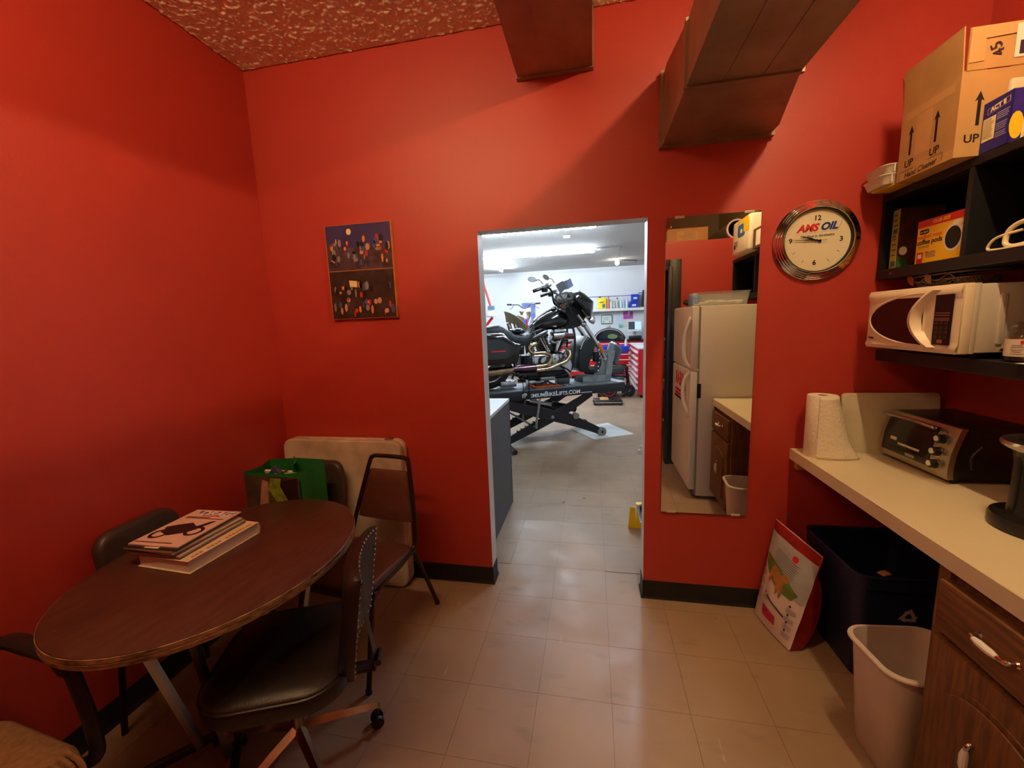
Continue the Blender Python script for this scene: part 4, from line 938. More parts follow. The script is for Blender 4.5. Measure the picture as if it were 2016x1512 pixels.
strip('foil_crumbs', -.04, .075, .085, .094, .0045, .001, mat('foil', (226, 214, 190), .3, noise=.3, nscale=60)); strip('foil_crumbs', .085, .12, .098, .112, .0045, .001, mat('foil', (226, 214, 190), .3))
hb = MB(); hb.tube(spline([(facex(.195)-.006, -w+.10, .195), (facex(.195)-.03, -w+.09, .205), (facex(.195)-.034, 0, .210), (facex(.195)-.03, w-.02, .205), (facex(.195)-.006, w-.03, .195)], 8), .0075, 10); hb.build('door_handle', STEEL, t)
for k, z in enumerate((.165, .115, .065)):
    x = facex(z)-.003; kb = MB().cyl((x, -w+.055, z), (x-.022, -w+.055, z+.003), .0185, .0165, 20).build('knob', TB, t)
    MB().cyl((x-.020, -w+.055, z+.003), (x-.026, -w+.055, z+.0035), .0125, .011, 20).build('knob_cap', CHROME, kb)
    MB(frame((x-.0012, -w+.055, z), (0, -1, 0), (0, 0, 1))).lathe([(.019, 0), (.0205, .0), (.0205, .003), (.019, .003)], 24).build('knob_ring', CHROME, kb)
patch('indicator', mat('indicator_red', (130, 40, 30), .4), t, frame((facex(.192)-.0035, -w+.05, .192), (0, -1, 0), (0, 0, 1)), rect(-.002, -.006, .002, .006))
patch('badge', STEEL, t, frame((facex(.057)-.0055, 0, .057), (0, -1, 0), (0, 0, 1)), rrect(.05, .012, .004, 3))
for x in (.04, .23):
    for y in (-w+.03, w-.03): MB().cyl((x, y, 0), (x, y, .022), .012, .014, 10).build('foot', BLACK, t)
MB().tube(spline([(.10, -w+.004, .15), (.07, -w+.003, .11), (.075, -w+.004, .06)], 6), .005, 6).build('side_vent', TB, t)
# coffee maker
t = thing('coffee_maker', 'black single-cup coffee maker with steel rim on the counter', 'coffee maker', (1.318, 1.408, CZ))
CB = mat('coffee_black', (26, 25, 24), .38)
MB().lathe([(0, 0), (.118, 0), (.122, .006), (.122, .03), (.118, .040), (.09, .046), (0, .046)], 40).build('base', CB, t, 40)
MB().lathe([(.086, .046), (.082, .08), (.082, .20), (.088, .235), (.09, .24), (0, .24)], 36).build('body', CB, t, 40)
MB().lathe([(.09, .24), (.112, .252), (.116, .262), (.112, .270), (.085, .274), (.08, .268), (.0, .268)], 40).build('rim', STEEL, t, 40)
MB().lathe([(.08, .268), (.079, .276), (.06, .285), (0, .290)], 32).build('lid', CB, t, 40)
MB(RZ(PI*1.10)).box(.081, .0845, -.007, .007, .085, .165, .002).build('water_window', mat('window_grey', (120, 108, 92), .3), t)
MB(RZ(PI*.93)).box(.070, .086, -.012, .012, .05, .235, .003).build('seam_rib', BLACK, t)

# ================================================================ UNDER THE COUNTER
t = thing('recycling_bin', 'dark blue recycling bin with a white recycling symbol under the counter', 'bin', (1.25, 1.965, 0), .02)
NB = mat('navy_plastic', (20, 30, 64), .45, noise=.15, nscale=8)
m = MB(); rings = []
for z, s in ((0, .80), (.006, .82), (.36, .965), (.44, .985), (.445, 1.03), (.50, 1.04), (.503, 1.02), (.50, .975), (.03, .79), (.012, .4)): rings.append([(x*s, y*s, z) for x, y in rrect(.40, .42, .05, 5)])
m.loft(rings).build('tub', NB, t, 45)
MB().tube([(x*1.035, y*1.035, .498) for x, y in rrect(.40, .42, .05, 5)], .005, 6, closed=True).build('rim', NB, t)
FY = frame((-.008, -.1985, .33), (1, 0, 0), (0, -.12, 1)); RG = mat('recycle_grey', (196, 184, 176), .6)
for k in range(3):
    V = [Vector((.046*math.cos(PI/2-2*PI*(k+q)/3), .046*math.sin(PI/2-2*PI*(k+q)/3))) for q in (0, 1)]; e = (V[1]-V[0]); L_ = e.length; Fk = FY @ T(V[0].x, V[0].y, .003) @ RZ(math.atan2(e.y, e.x))
    patch('recycle_arrow', RG, t, Fk, [(L_*.22, -.013), (L_*.62, -.013), (L_*.62, -.019), (L_*.84, -.0065), (L_*.62, .006), (L_*.62, 0), (L_*.10, 0)], .0006)
patch('recycle_caption', RG, t, FY @ T(0, 0, .0015), rect(-.05, -.05, .045, -.038), .0006)
tag(MB(T(1.19, 1.83, .468) @ RZ(.4)).box(-.02, .02, -.015, .015, 0, .008, .003).build('wood_offcut', mat('pine', (196, 140, 80), .6), None), 'small tan scrap on the rim inside the blue recycling bin', 'scrap')
t = thing('wastebasket', 'white plastic wastebasket standing against the oak cabinet', 'wastebasket', (1.06, 1.452, 0), .10)
WB = mat('dusty_white_plastic', (214, 196, 184), .45, noise=.08, nscale=9); m = MB(); rings = []
for z, s in ((0, .74), (.006, .78), (.38, .965), (.40, .975), (.402, 1.03), (.415, 1.04), (.420, 1.02), (.420, .985), (.41, .955), (.02, .75), (.015, .3)): rings.append([(x*s, y*s*.82, z-.012*(x/.15)*0) for x, y in rrect(.30, .29, .07, 6)])
m.loft(rings).build('tub', WB, t, 45)
MB().tube([(x*1.035, y*1.035*.82, .412) for x, y in rrect(.30, .29, .07, 6)], .007, 8, closed=True).build('rolled_rim', WB, t)
# dog food bag
t = thing('pet_food_bag', 'white and red dry dog food bag leaning on the blue bin', 'bag', (0, 0, 0))
P0, P1 = Vector((.835, 2.165, .004)), Vector((.892, 1.905, .004)); TL, TR = Vector((.912, 2.165, .53)), Vector((1.012, 1.93, .47))
E1 = (P1-P0).normalized(); nrm = E1.cross((TL-P0).normalized()).normalized()
if nrm.x > 0: nrm = -nrm
RB = mat('red_bag_print', (150, 32, 22), .3, noise=.3, nscale=14, rgb2=(110, 18, 14), bump=.25, bscale=22); WBAG = mat('white_bag_print', (224, 206, 200), .3, noise=.1, nscale=9, bump=.25, bscale=22)
def bagp(u, v, side):
    a = P0.lerp(P1, u); b = TL.lerp(TR, u); p = a.lerp(b, v)
    th = .088*math.sin(min(1, v*1.05+.16)*PI)**.6*(1-.15*v) if v < .98 else .006
    p = p+nrm*(.040*math.sin(PI*u)**.7*math.sin(PI*min(1, v*.92+.08))**.8+.0016*math.sin(17*u+9*v)*math.sin(13*v)) if side == 0 else p-nrm*max(.006, th)*(1-.12*math.sin(PI*u))
    return p
m = MB(); n = 25; A = [[bagp(i/(n-1), j/(n-1), 0) for j in range(n)] for i in range(n)]; Bk = [[bagp(i/(n-1), j/(n-1), 1) for j in range(n)] for i in range(n)]
zmin = min(p.z for r in Bk for p in r)
for r in A+Bk:
    for p in r: p.z = max(p.z, .001)
m.k = 0; m.add([p for r in A for p in r], [(i*n+j, (i+1)*n+j, (i+1)*n+j+1, i*n+j+1) for i in range(n-1) for j in range(n-1)])
m.k = 1; m.add([p for r in Bk for p in r], [(i*n+j, i*n+j+1, (i+1)*n+j+1, (i+1)*n+j) for i in range(n-1) for j in range(n-1)])
for e in (0, n-1):
    m.add([p for p in A[e]]+[p for p in Bk[e]], [(j, j+1, n+j+1, n+j) for j in range(n-1)])
    m.add([A[i][e] for i in range(n)]+[Bk[i][e] for i in range(n)], [(j, j+1, n+j+1, n+j) for j in range(n-1)])
m.build('bag', [WBAG, RB], t, 60)
def bagpatch(name, mt, poly, lift, sub=5):
    """print that follows the front of the bag; poly in (u, v)"""
    bm = bmesh.new(); bm.faces.new([bm.verts.new((u, v, 0)) for u, v in poly]); bmesh.ops.triangulate(bm, faces=bm.faces)
    for _ in range(5): bmesh.ops.subdivide_edges(bm, edges=[e for e in bm.edges if e.calc_length() > .055], cuts=1, use_grid_fill=False); bmesh.ops.triangulate(bm, faces=[f for f in bm.faces if len(f.verts) > 3])
    m = MB()
    for q in bm.verts: p = bagp(q.co.x, q.co.y, 0)+nrm*(lift+.0012); q.co = p
    m.bm(bm); return m.build(name, mt, t, 60)
bagpatch('red_top_band', RB, [(0, .90), (1, .90), (1, .995), (0, .995)], .0012)
bagpatch('silver_panel', mat('silver_bag_print', (176, 176, 176), .3, noise=.25, nscale=10), [(.0, .70), (.06, .66), (.5, .50), (.97, .47), (1, .5), (1, .90), (0, .90)], .0012)
bagpatch('grass_print', mat('grass_print', (104, 128, 52), .4, noise=.4, nscale=30), [(.08, .69), (.5, .66), (.9, .53), (.82, .455), (.55, .46), (.3, .52), (.12, .6)], .002)
DOG = mat('dog_tan_print', (186, 124, 66), .5, noise=.4, nscale=30)
bagpatch('dog_print', DOG, [(.30, .47), (.31, .60), (.36, .645), (.46, .64), (.55, .60), (.60, .64), (.68, .63), (.70, .585), (.64, .56), (.64, .42), (.60, .39), (.58, .46), (.53, .40), (.50, .49), (.40, .52), (.37, .55), (.34, .46)], .003)
bagpatch('brand_oval', REDINK, ell(.055, .03, 14, .66, .82), .002); bagpatch('magenta_block', mat('magenta_print', (190, 24, 76), .4), [(.28, .10), (.62, .10), (.62, .19), (.28, .21)], .002)
bagpatch('dark_bar', mat('purple_grey', (70, 60, 86), .5), [(.35, .33), (.78, .27), (.78, .25), (.35, .31)], .002)
rr = random.Random(4); TXT = mat('lilac_print', (150, 134, 150), .5)
for u, v in ((.10, .545), (.10, .455), (.09, .365), (.06, .29), (.30, .34), (.84, .40), (.84, .31), (.84, .235), (.84, .15)):
    bagpatch('bullet', mat('bullet_purple', (64, 44, 84), .5), ell(.018, .012, 10, u, v), .002)
    for k in range(4): bagpatch('fine_print', TXT, [(u-.05, v-.025-.013*k), (u+.09+.04*rr.random(), v-.025-.013*k), (u+.09, v-.031-.013*k), (u-.05, v-.031-.013*k)], .002)
for k in range(9): bagpatch('fine_print', mat('grey_print', (120, 118, 122), .6), [(.28, .80-.021*k), (.72+.1*rr.random(), .775-.021*k), (.72, .768-.021*k), (.28, .793-.021*k)], .002)

# ================================================================ FRIDGE (shows in the mirror)
t = thing('refrigerator', 'white two-door refrigerator beside the oak cabinet, seen in the mirror', 'refrigerator', (0, 0, 0))
FW = mat('fridge_white', (222, 214, 196), .4, bump=.1, bscale=300); FD_ = FW
fx0, fy0, fy1 = .865, .045, .815
MB().box(fx0, 1.56, fy0+.003, fy1-.003, .03, 1.645, .006).build('cabinet', FW, t); MB().box(fx0-.012, fx0, fy0+.008, fy1-.008, .05, 1.64).build('gasket', mat('gasket', (150, 142, 128), .6), t, 0)
d1 = MB().box(.80, fx0-.012, fy0, fy1, .085, 1.115, .012).build('door', FD_, t); d2 = MB().box(.80, fx0-.012, fy0, fy1, 1.125, 1.648, .012).build('door', FD_, t)
MB().tube(spline([(.80, fy1-.05, 1.14), (.768, fy1-.06, 1.19), (.752, fy1-.065, 1.27), (.756, fy1-.06, 1.40), (.78, fy1-.045, 1.50), (.80, fy1-.04, 1.56)], 6), [.014]+[.016]*29+[.010], 10).build('handle', FD_, d2)
MB().tube(spline([(.80, fy1-.05, 1.10), (.768, fy1-.06, 1.05), (.752, fy1-.065, .97), (.756, fy1-.06, .86), (.78, fy1-.045, .78), (.80, fy1-.04, .72)], 6), [.014]+[.016]*29+[.010], 10).build('handle', FD_, d1)
for z in (1.12, 1.648): MB().box(.81, .86, fy1-.06, fy1-.005, z-.003, z+.012, .003).build('hinge_cap', FW, t)
MB().box(.84, .87, fy0+.03, fy1-.03, .02, .08).build('kick_grille', mat('grille_grey', (90, 86, 80), .6), t, 0)
for y in (fy0+.08, fy1-.08): MB().cyl((.9, y, 0), (.9, y, .035), .018, seg=10).build('foot', BLACK, t)
FX = frame((.7995, (fy0+fy1)/2, 0), (0, -1, 0), (0, 0, 1))
MB(FX).prism(rect(-.22, .80, .30, 1.085), 0, .001, 'z').build('sticker', mat('sticker_pale', (228, 212, 200), .4), d1, 0)
text('BEAR', .17, REDINK, d1, FX @ T(.07, .99, .001), 'sticker_lettering', bold=.006, sx=.85)
lines('sticker_print', REDINK, d1, FX @ T(0, 0, .001), -.1, .90, .26, 2, .035, .028, 3, .15); lines('sticker_print', INK, d1, FX @ T(0, 0, .001), -.19, .83, .26, 1, .03, .022, 3, .05)
MB(FX).prism([(-.2, .92), (-.13, .90), (-.11, 1.0), (-.13, 1.05), (-.18, 1.04), (-.19, .98)], .001, .002, 'z').build('sticker_figure', INK, d1, 0)
MB(T(.85, fy1-.004, .95)).box(-.0, .03, .003, .006, -.06, .06).build('black_magnet', INK, t, 0)
t = thing('plastic_tray', 'clear plastic tray of white odds and ends on top of the refrigerator', 'tray', (1.06, .56, 1.6505)); CP = mat('clear_plastic', (200, 206, 206), .25, alpha=.35)
m = MB(); rings = []
for z, s in ((0, .9), (.002, .92), (.10, 1), (.105, 1.04), (.108, 1.04), (.108, .99), (.006, .9), (.004, .5)): rings.append([(x*s, y*s, z) for x, y in rrect(.385, .36, .03, 4)])
m.loft(rings).build('tub', CP, t, 45); rr = random.Random(2); m = MB()
for k in range(26): m.sphere((rr.uniform(-.13, .13), rr.uniform(-.12, .12), .018+.018*rr.random()), (rr.uniform(.02, .04), rr.uniform(.015, .03), .012), 8, 6)
m.build('odds_and_ends', mat('rag_white', (222, 206, 180), .7), t, kind='stuff')
tag(MB(T(.832, .66, 1.6505)).box(-.022, .022, -.08, .09, 0, .10, .01).build('blue_package', mat('blue_pack', (40, 110, 190), .35, noise=.4, nscale=10, rgb2=(200, 220, 235)), None), 'bright blue and white packet on the front of the refrigerator top', 'packet')
m = MB(); rr = random.Random(8)
m.sphere((0, 0, .05), (.19, .14, .05), 26, 14); m.v = [(x+.02*rr.random(), y+.02*rr.random(), max(.0, z+.012*rr.random()-.01)+(.06 if x > .05 else 0)*0) for x, y, z in m.v]
o = tag(m.build('dark_jacket', mat('navy_cloth', (22, 22, 38), .8, noise=.5, nscale=10, rgb2=(70, 62, 20)), None, 70), 'crumpled navy and yellow cloth heaped at the back of the refrigerator top', 'jacket'); o.location = (1.02, .21, 1.652)
# loft: box and flexible duct; hall shelf beyond the rear doorway
t = thing('loft_box', 'long tan carton with a pale label lying on the storage loft', 'box', (.96, -.36, RTOP+.001), 0)
MB().box(-.2, .2, -.16, .12, 0, .15, .002, 1).build('carton', CARD, t); patch('label', TAPE, t, frame((0, .1205, 0), (-1, 0, 0), (0, 0, 1)), rect(-.1, .03, .1, .12)); lines('label_print', GREY, t, frame((0, .1212, 0), (-1, 0, 0), (0, 0, 1)), -.08, .11, .08, 5, .016, .004, 2)
t = thing('flexible_duct', 'grey flexible ventilation hose with open end on the storage loft', 'duct hose', (0, 0, RTOP))
pr = []
for k in range(41): pr.append(.085+.004*(k % 2))
MB().tube([(1.40, -1.35+k*.03, .092) for k in range(41)], pr, 18, cap=False).build('hose', mat('silver_hose', (150, 144, 128), .4, .4), t, 60); MB().lathe([(.08, 0), (.094, 0), (.094, .03), (.08, .03)], 20).build('collar', WHITE, t).matrix_local = T(1.40, -.145, .092) @ RX(PI/2)
t = thing('hall_rack', 'white metal storage rack with dark boxes beyond the rear doorway', 'rack', (1.05, -1.0, 0)); RW = mat('rack_white', (214, 212, 200), .4)
for x in (-.3, .3):
    for y in (-.2, .2): MB().box(x-.015, x+.015, y-.015, y+.015, 0, 1.95).build('post', RW, t, 0)
for z in (.3, .8, 1.3, 1.75): MB().box(-.3, .3, -.2, .2, z, z+.025).build('shelf_board', RW, t, 0)
for i, (z, hh, c, nm) in enumerate(((.325, .3, (34, 34, 40), 'lowest'), (.825, .25, (60, 58, 60), 'second'), (1.325, .3, (40, 38, 40), 'third'))):
    tag(MB(T(1.05, -1.0, z)).box(-.24, .24, -.17, .17, 0, hh, .008).build('storage_tote', mat('tote_%d' % i, c, .5), None), 'dark storage tote on the %s board of the hall rack' % nm, 'tote', 'totes on the hall rack')
# ================================================================ THE SHOP: bike lift
LA, LR = (-1.234, 4.78), math.radians(28.22)
LB = mat('lift_black', (28, 30, 36), .4, noise=.15, nscale=8); DECK = mat('scuffed_deck', (120, 124, 130), .42, .3, noise=.4, nscale=7, rgb2=(84, 88, 94)); GALV = mat('galvanised_grey', (150, 156, 154), .42, .35, noise=.15, nscale=20)
t = thing('motorcycle_lift', 'black scissor motorcycle lift with white web address on its side', 'lift', (*LA, 0), LR)
MB().box(-.42, 1.885, .0, .66, .600, .708, .004).build('deck_frame', LB, t)
MB().box(-.42, 1.86, .004, .656, .708, .720, .003).build('deck_plate', DECK, t)
MB().prism([(1.80, .01), (1.93, .06), (1.93, .6), (1.80, .65)], .712, .7215, 'z').build('deck_lip', mat('pale_plate', (214, 214, 206), .5), t, 0)
FT = frame((0, -.0005, .655), (1, 0, 0), (0, 0, 1)); WT_ = mat('white_vinyl_letter', (236, 240, 244), .5)
x = .43
for s, sz in (('P', .088), ('REMIUM', .066), ('B', .088), ('IKE', .066), ('L', .088), ('IFTS', .066), ('.COM', .072)):
    o = text(s, sz, WT_, t, FT @ T(x, -.012+(sz-.066)*.33, 0), 'lettering', align='LEFT', bold=.0012, ext=.0005); o.data.update()
    x = max(v.co.x for v in o.data.vertices)+.004
patch('phone_number_print', WT_, t, FT, rect(x+.012, -.030, x+.17, -.022))
def leg(name, p0, p1, y0, y1, w, bend, teeth=False):
    """curved scissor plate from p0 to p1 in the (s, z) plane"""
    a, b = Vector((p0[0], 0, p0[1])), Vector((p1[0], 0, p1[1])); d = (b-a).normalized(); n = Vector((-d.z, 0, d.x)); up_, lo = [], []
    for k in range(17):
        f = k/16; c = a.lerp(b, f)+n*bend*math.sin(PI*f)*f; ww = w*(.55+.55*math.sin(PI*min(1, .12+.8*f)))
        up_.append(c+n*ww*.5); lo.append(c-n*ww*.5)
    m = MB(); m.prism([(p.x, p.z) for p in lo]+[(p.x, p.z) for p in up_[::-1]], y0, y1, 'y', .003, 1)
    o = m.build(name, LB, t, 30)
    if teeth:
        for k in range(8):
            c = up_[2].lerp(up_[8], k/8.0)-n*.002; MB().prism([(c.x, c.z), (c.x+d.x*.03, c.z+d.z*.03), (c.x+d.x*.006+n.x*.028, c.z+d.z*.006+n.z*.028)], y0+.002, y1-.002, 'y').build('ratchet_tooth', LB, o, 0)
    return o
for y in (.03, .57):
    leg('scissor_leg', (.22, .06), (1.42, .60), y+.03, y+.058, .115, -.03, True); leg('scissor_leg', (.12, .585), (1.545, .055), y-.002, y+.026, .13, .06)
    MB().cyl((.83, y-.012, .335), (.83, y+.07, .335), .022, seg=12).build('pivot_pin', GALV, t)
    MB().cyl((1.545, y-.03, .06), (1.545, y+.03, .06), .06, seg=20).build('wheel', mat('wheel_grey', (120, 118, 112), .5), t); MB().cyl((1.545, y-.034, .06), (1.545, y-.028, .06), .018, seg=10).build('wheel_hub', BLACK, t)
    MB().cyl((1.16, y-.028, .32), (1.16, y+.03, .32), .042, seg=18).build('guide_roller', mat('wheel_grey', (120, 118, 112), .5), t)
MB().cyl((.205, -.30, .032), (.205, .95, .032), .03, seg=14).build('cross_foot', mat('foot_tube', (58, 56, 54), .4, .5), t)
for y in (.05, .58):
    MB().tube([(.66, y-.03, .62), (.595, y-.03, .255), (.60, y-.03, .21)], .016, 8).build('safety_bar', GALV, t)
MB().tube([(.60, .02, .215), (.36, .55, .36)], .013, 8).build('safety_bar', GALV, t)
MB().cyl((.62, .33, .52), (1.0, .33, .42), .022, seg=12).build('hydraulic_rod', CHROME, t); MB().cyl((.95, .33, .44), (1.3, .33, .34), .045, seg=14).build('hydraulic_cylinder', LB, t)
# wheel chock on the deck
t = thing('wheel_chock', 'galvanised grey wheel chock bolted to the front of the lift deck', 'wheel chock', (LA[0], LA[1], .7215), LR)
for y in (.20, .40):
    for a, b in ((0, .004), (.066, .07)): MB().box(1.36, 1.79, y+a, y+b, 0, .085).build('base_channel', GALV, t, 0)
    MB().box(1.36, 1.79, y, y+.07, 0, .004).build('base_channel', GALV, t, 0)
    MB().box(1.362, 1.366, y+.004, y+.066, .004, .085).build('channel_end', BLACK, t, 0)
    m = MB(T(1.79, y, .02) @ RY(.19)); m.box(-.09, .0, 0, .004, 0, .40); m.box(-.09, .0, .066, .07, 0, .40); m.box(-.004, .0, 0, .07, 0, .40); m.box(-.09, -.086, .0, .018, 0, .40); m.build('upright', GALV, t, 0)
MB(T(1.765, .2, .05) @ RY(.19)).box(-.05, -.0, .0, .27, .30, .32).build('cross_bar', GALV, t, 0)
m = MB(); m.grid(lambda u, v: (1.80+.10*v+.0*u+.09*(u-.5)**2*2, .14+.40*u, .30+.24*v-.10*(2*abs(u-.5))**1.5), 14, 10)
o = m.build('cradle_plate', mat('dull_gunmetal', (96, 98, 104), .3, .7), t, 60); o.modifiers.new('thickness', 'SOLIDIFY').thickness = .006
MB().cyl((1.74, .192, .03), (1.74, .20, .03), .010, seg=8).build('bolt', STEEL, t)
# loose things on the deck
t = thing('copper_jack', 'orange copper-coloured scissor jack lying on the lift deck', 'jack', (LA[0], LA[1], .7215), LR); COP = mat('copper_paint', (190, 92, 40), .35, .5)
MB().box(.62, .97, .06, .09, 0, .028, .004).build('base_rail', COP, t); MB().tube([(.62, .075, .014), (.55, .13, .045)], .018, 6).build('base_rail', COP, t); MB().box(.68, .98, .20, .23, 0, .03, .004).build('base_rail', COP, t)
MB().tube([(.66, .10, .02), (.86, .12, .11)], .012, 6).build('scissor_arm', LB, t); MB().tube([(.92, .10, .02), (.72, .12, .11)], .012, 6).build('scissor_arm', LB, t); MB().box(.70, .90, .08, .14, .105, .135, .006).build('saddle', mat('jack_steel', (150, 154, 150), .35, .7), t); MB().cyl((.70, .11, .095), (.92, .11, .10), .008, seg=8).build('screw_rod', STEEL, t)
t = thing('fork_cover', 'small chrome ring lying on the lift deck beside the copper jack', 'ring', (LA[0], LA[1], .7215), LR)
MB(T(1.07, .09, .012)).tube([(math.cos(a*PI/12)*.05, math.sin(a*PI/12)*.032, 0) for a in range(24)], .008, 6, closed=True).build('ring', CHROME, t); MB(T(1.16, .10, 0)).box(-.02, .02, -.004, .004, .0, .006).build('tab', STEEL, t)
STP = mat('black_webbing', (20, 20, 24), .7)
for x0, lb, bm_ in ((.43, 'black ratchet strap with steel buckle pulled tight from the bike to the lift deck', STEEL), (.505, 'black ratchet strap with black buckle beside the steel-buckled one on the lift', BLACK)):
    t = thing('ratchet_strap', lb, 'strap', (LA[0], LA[1], .6), LR, 'straps on the lift')
    MB().tube([(x0, -.006, .0), (x0, -.006, .12), (x0+.01, .06, .38), (x0+.03, .16, .62)], .014, 4, flat=.15).build('webbing', STP, t, 20); MB().box(x0-.025, x0+.025, -.014, -.008, .025, .08, .004).build('buckle', bm_, t)
tag(MB().prism([(-.315, 5.86), (.222, 6.245), (.55, 5.64), (.015, 5.332)], .0005, .006, 'z').build('floor_board', mat('white_board_sheet', (232, 234, 232), .5, noise=.1, nscale=4), None, 0), 'white sheet of board on the shop floor under the lift wheel', 'board')

# ================================================================ motorcycle (its front wheel is off)
nn = Vector((-math.sin(LR), math.cos(LR)))
t = thing('touring_motorcycle', 'black touring motorcycle without its front wheel up on the lift', 'motorcycle', (LA[0]+nn.x*.33, LA[1]+nn.y*.33, .7215), LR)
GB = mat('gloss_black_paint', (8, 9, 11), .12, coat=.6); BL = mat('black_leather', (30, 32, 35), .42, bump=.15, bscale=120); RUB = mat('tyre_rubber', (34, 33, 33), .75)
ALU = mat('polished_alloy', (196, 198, 200), .2, 1, noise=.15, nscale=20); ENG = mat('engine_black', (26, 26, 28), .4, .3); GOLD = mat('heated_chrome', (206, 186, 146), .14, 1, noise=.25, nscale=10, rgb2=(150, 120, 90)); DKG = mat('dull_grey_metal', (96, 98, 100), .35, .7)
# rear wheel
ty = []
for k in range(13): a = PI*k/12; ty.append((.325-.062*(1-math.sin(a))-.0, .075*math.cos(a)))
wr = MB(T(.06, 0, .326) @ RX(PI/2)).lathe([(.23, .07)]+ty+[(.23, -.07)], 40).build('rear_tyre', RUB, t, 50); MB(T(.06, 0, .326) @ RX(PI/2)).lathe([(.235, .055), (.21, .05), (.18, .03), (.05, .03), (.05, -.03), (.18, -.03), (.21, -.05), (.235, -.055)], 32).build('rear_wheel', ALU, t)
MB(T(.06, 0, .326)).tube([(.36*math.cos(a), 0, .36*math.sin(a)) for a in [PI*(.05+.9*k/20) for k in range(21)]], [.085]*21, 12, flat=.35, cap=True).build('rear_fender', GB, t, 60)
# saddlebags: boxy shells with a lid seam, on each side
for s in (-1, 1):
    m = MB(); rings = []
    side = [(-.30, .36), (-.32, .60), (-.26, .71), (.20, .72), (.27, .64), (.36, .60), (.43, .59), (.40, .47), (.36, .355), (.10, .335)]
    c = Vector((.06, .53))
    for y, sc in ((-.21, .97), (-.23, 1.0), (-.33, 1.0), (-.375, .96), (-.395, .86), (-.398, .5)): rings.append([(c.x+(x-c.x)*sc, s*-y*-1 if 0 else -s*-y, c.y+(z-c.y)*sc) for x, z in side])
    sb = m.loft(rings).build('saddlebag', GB, t, 50)
    MB().tube(spline([(-.28, s*.36, .715), (-.05, s*.365, .722), (.17, s*.365, .718), (.20, s*.366, .70), (.255, s*.37, .64), (.262, s*.37, .625)], 5), .0085, 8).build('chrome_rail', CHROME, sb)
    MB().box(.02, .20, s*.396, s*.401, .505, .520).build('reflector', mat('reflector_red', (225, 40, 30), .3), sb, 0)
    MB().tube(spline([(.06, s*.33, .345), (.09, s*.34, .39), (.13, s*.34, .42)], 5), .01, 8).build('guard_rail', CHROME, sb)
# seat
m = MB(); st = [(-.25, .74, .13), (-.1, .79, .15), (.06, .81, .155), (.19, .835, .155), (.25, .815, .155), (.32, .765, .15), (.42, .715, .15), (.54, .69, .145), (.60, .70, .13), (.64, .75, .115), (.675, .80, .10), (.70, .83, .085)]
rings = []
for x, z, w_ in st: rings.append([(x, -w_, z-.13), (x, -w_, z-.04), (x, -w_*.8, z-.008), (x, 0, z+.006), (x, w_*.8, z-.008), (x, w_, z-.04), (x, w_, z-.13)])
m.loft(rings).build('seat', BL, t, 60)
MB().loft([[(x, -w_, .55), (x, -w_*1.05, z), (x, 0, z+.02), (x, w_*1.05, z), (x, w_, .55)] for x, z, w_ in ((.30, .63, .14), (.45, .62, .15), (.58, .60, .13), (.63, .58, .10))]).build('side_cover', BL, t, 50)
m = MB(); rr = random.Random(12); m.sphere((.46, -.04, .735), (.10, .12, .035), 18, 10); m.v = [(x+rr.uniform(-.012, .012), y+rr.uniform(-.012, .012), z+rr.uniform(-.01, .014)) for x, y, z in m.v]; m.build('bundled_wiring', mat('wiring_black', (24, 26, 32), .5), t, 60)
# tank
m = MB(); rings = []
for x, zt, zb, w_ in ((.655, .79, .755, .05), (.70, .835, .745, .09), (.78, .905, .74, .125), (.88, .965, .738, .15), (.98, 1.005, .742, .16), (1.07, 1.005, .75, .155), (1.13, .975, .775, .135), (1.175, .92, .80, .10), (1.20, .88, .83, .05)):
    zm = zb+(zt-zb)*.45; rings.append([(x, 0, zb), (x, -w_*.7, zb+.004), (x, -w_*.97, zb+(zm-zb)*.5), (x, -w_, zm), (x, -w_*.86, zb+(zt-zb)*.78), (x, -w_*.45, zb+(zt-zb)*.96), (x, 0, zt), (x, w_*.45, zb+(zt-zb)*.96), (x, w_*.86, zb+(zt-zb)*.78), (x, w_, zm), (x, w_*.97, zb+(zm-zb)*.5), (x, w_*.7, zb+.004)])
tk = m.loft(rings).build('fuel_tank', GB, t, 70)
MB().tube(spline([(.70, 0, .845), (.80, 0, .925), (.90, 0, .985), (.98, 0, 1.015), (1.08, 0, 1.012)], 5), [.012]+[.035]*19+[.02], 10, flat=.5).build('tank_console', CHROME, tk); MB(T(.99, -.03, 1.01)).lathe([(.035, 0), (.035, .025), (.03, .032), (0, .034)], 18).build('fuel_cap', CHROME, tk); MB(T(1.03, .06, 1.0)).lathe([(.035, 0), (.035, .03), (.03, .04), (0, .04)], 18).build('fuel_cap', CHROME, tk)
# fairing
m = MB(); rings = []
base = [(1.165, 1.225), (1.28, 1.25), (1.37, 1.20), (1.455, 1.135), (1.515, 1.085), (1.505, .97), (1.48, .875), (1.405, .885), (1.31, .99), (1.22, 1.06), (1.165, 1.125)]
c = Vector((1.36, 1.06))
for y, sc, dx in ((-.36, .30, -.10), (-.345, .62, -.08), (-.28, .86, -.045), (-.18, .97, -.015), (0, 1.03, .0), (.18, .97, -.015), (.28, .86, -.045), (.345, .62, -.08), (.36, .3, -.1)):
    rings.append([(c.x+(x-c.x)*sc+dx, y, c.y+(z-c.y)*sc) for x, z in base])
fa = m.loft(rings).build('batwing_fairing', GB, t, 60)
MB().tube([(c.x+(x-c.x)*.99-.012, -.185, c.y+(z-c.y)*.99) for x, z in ((1.37, 1.20), (1.40, 1.10), (1.42, 1.0), (1.47, .89))], .008, 6).build('fairing_trim', CHROME, fa)
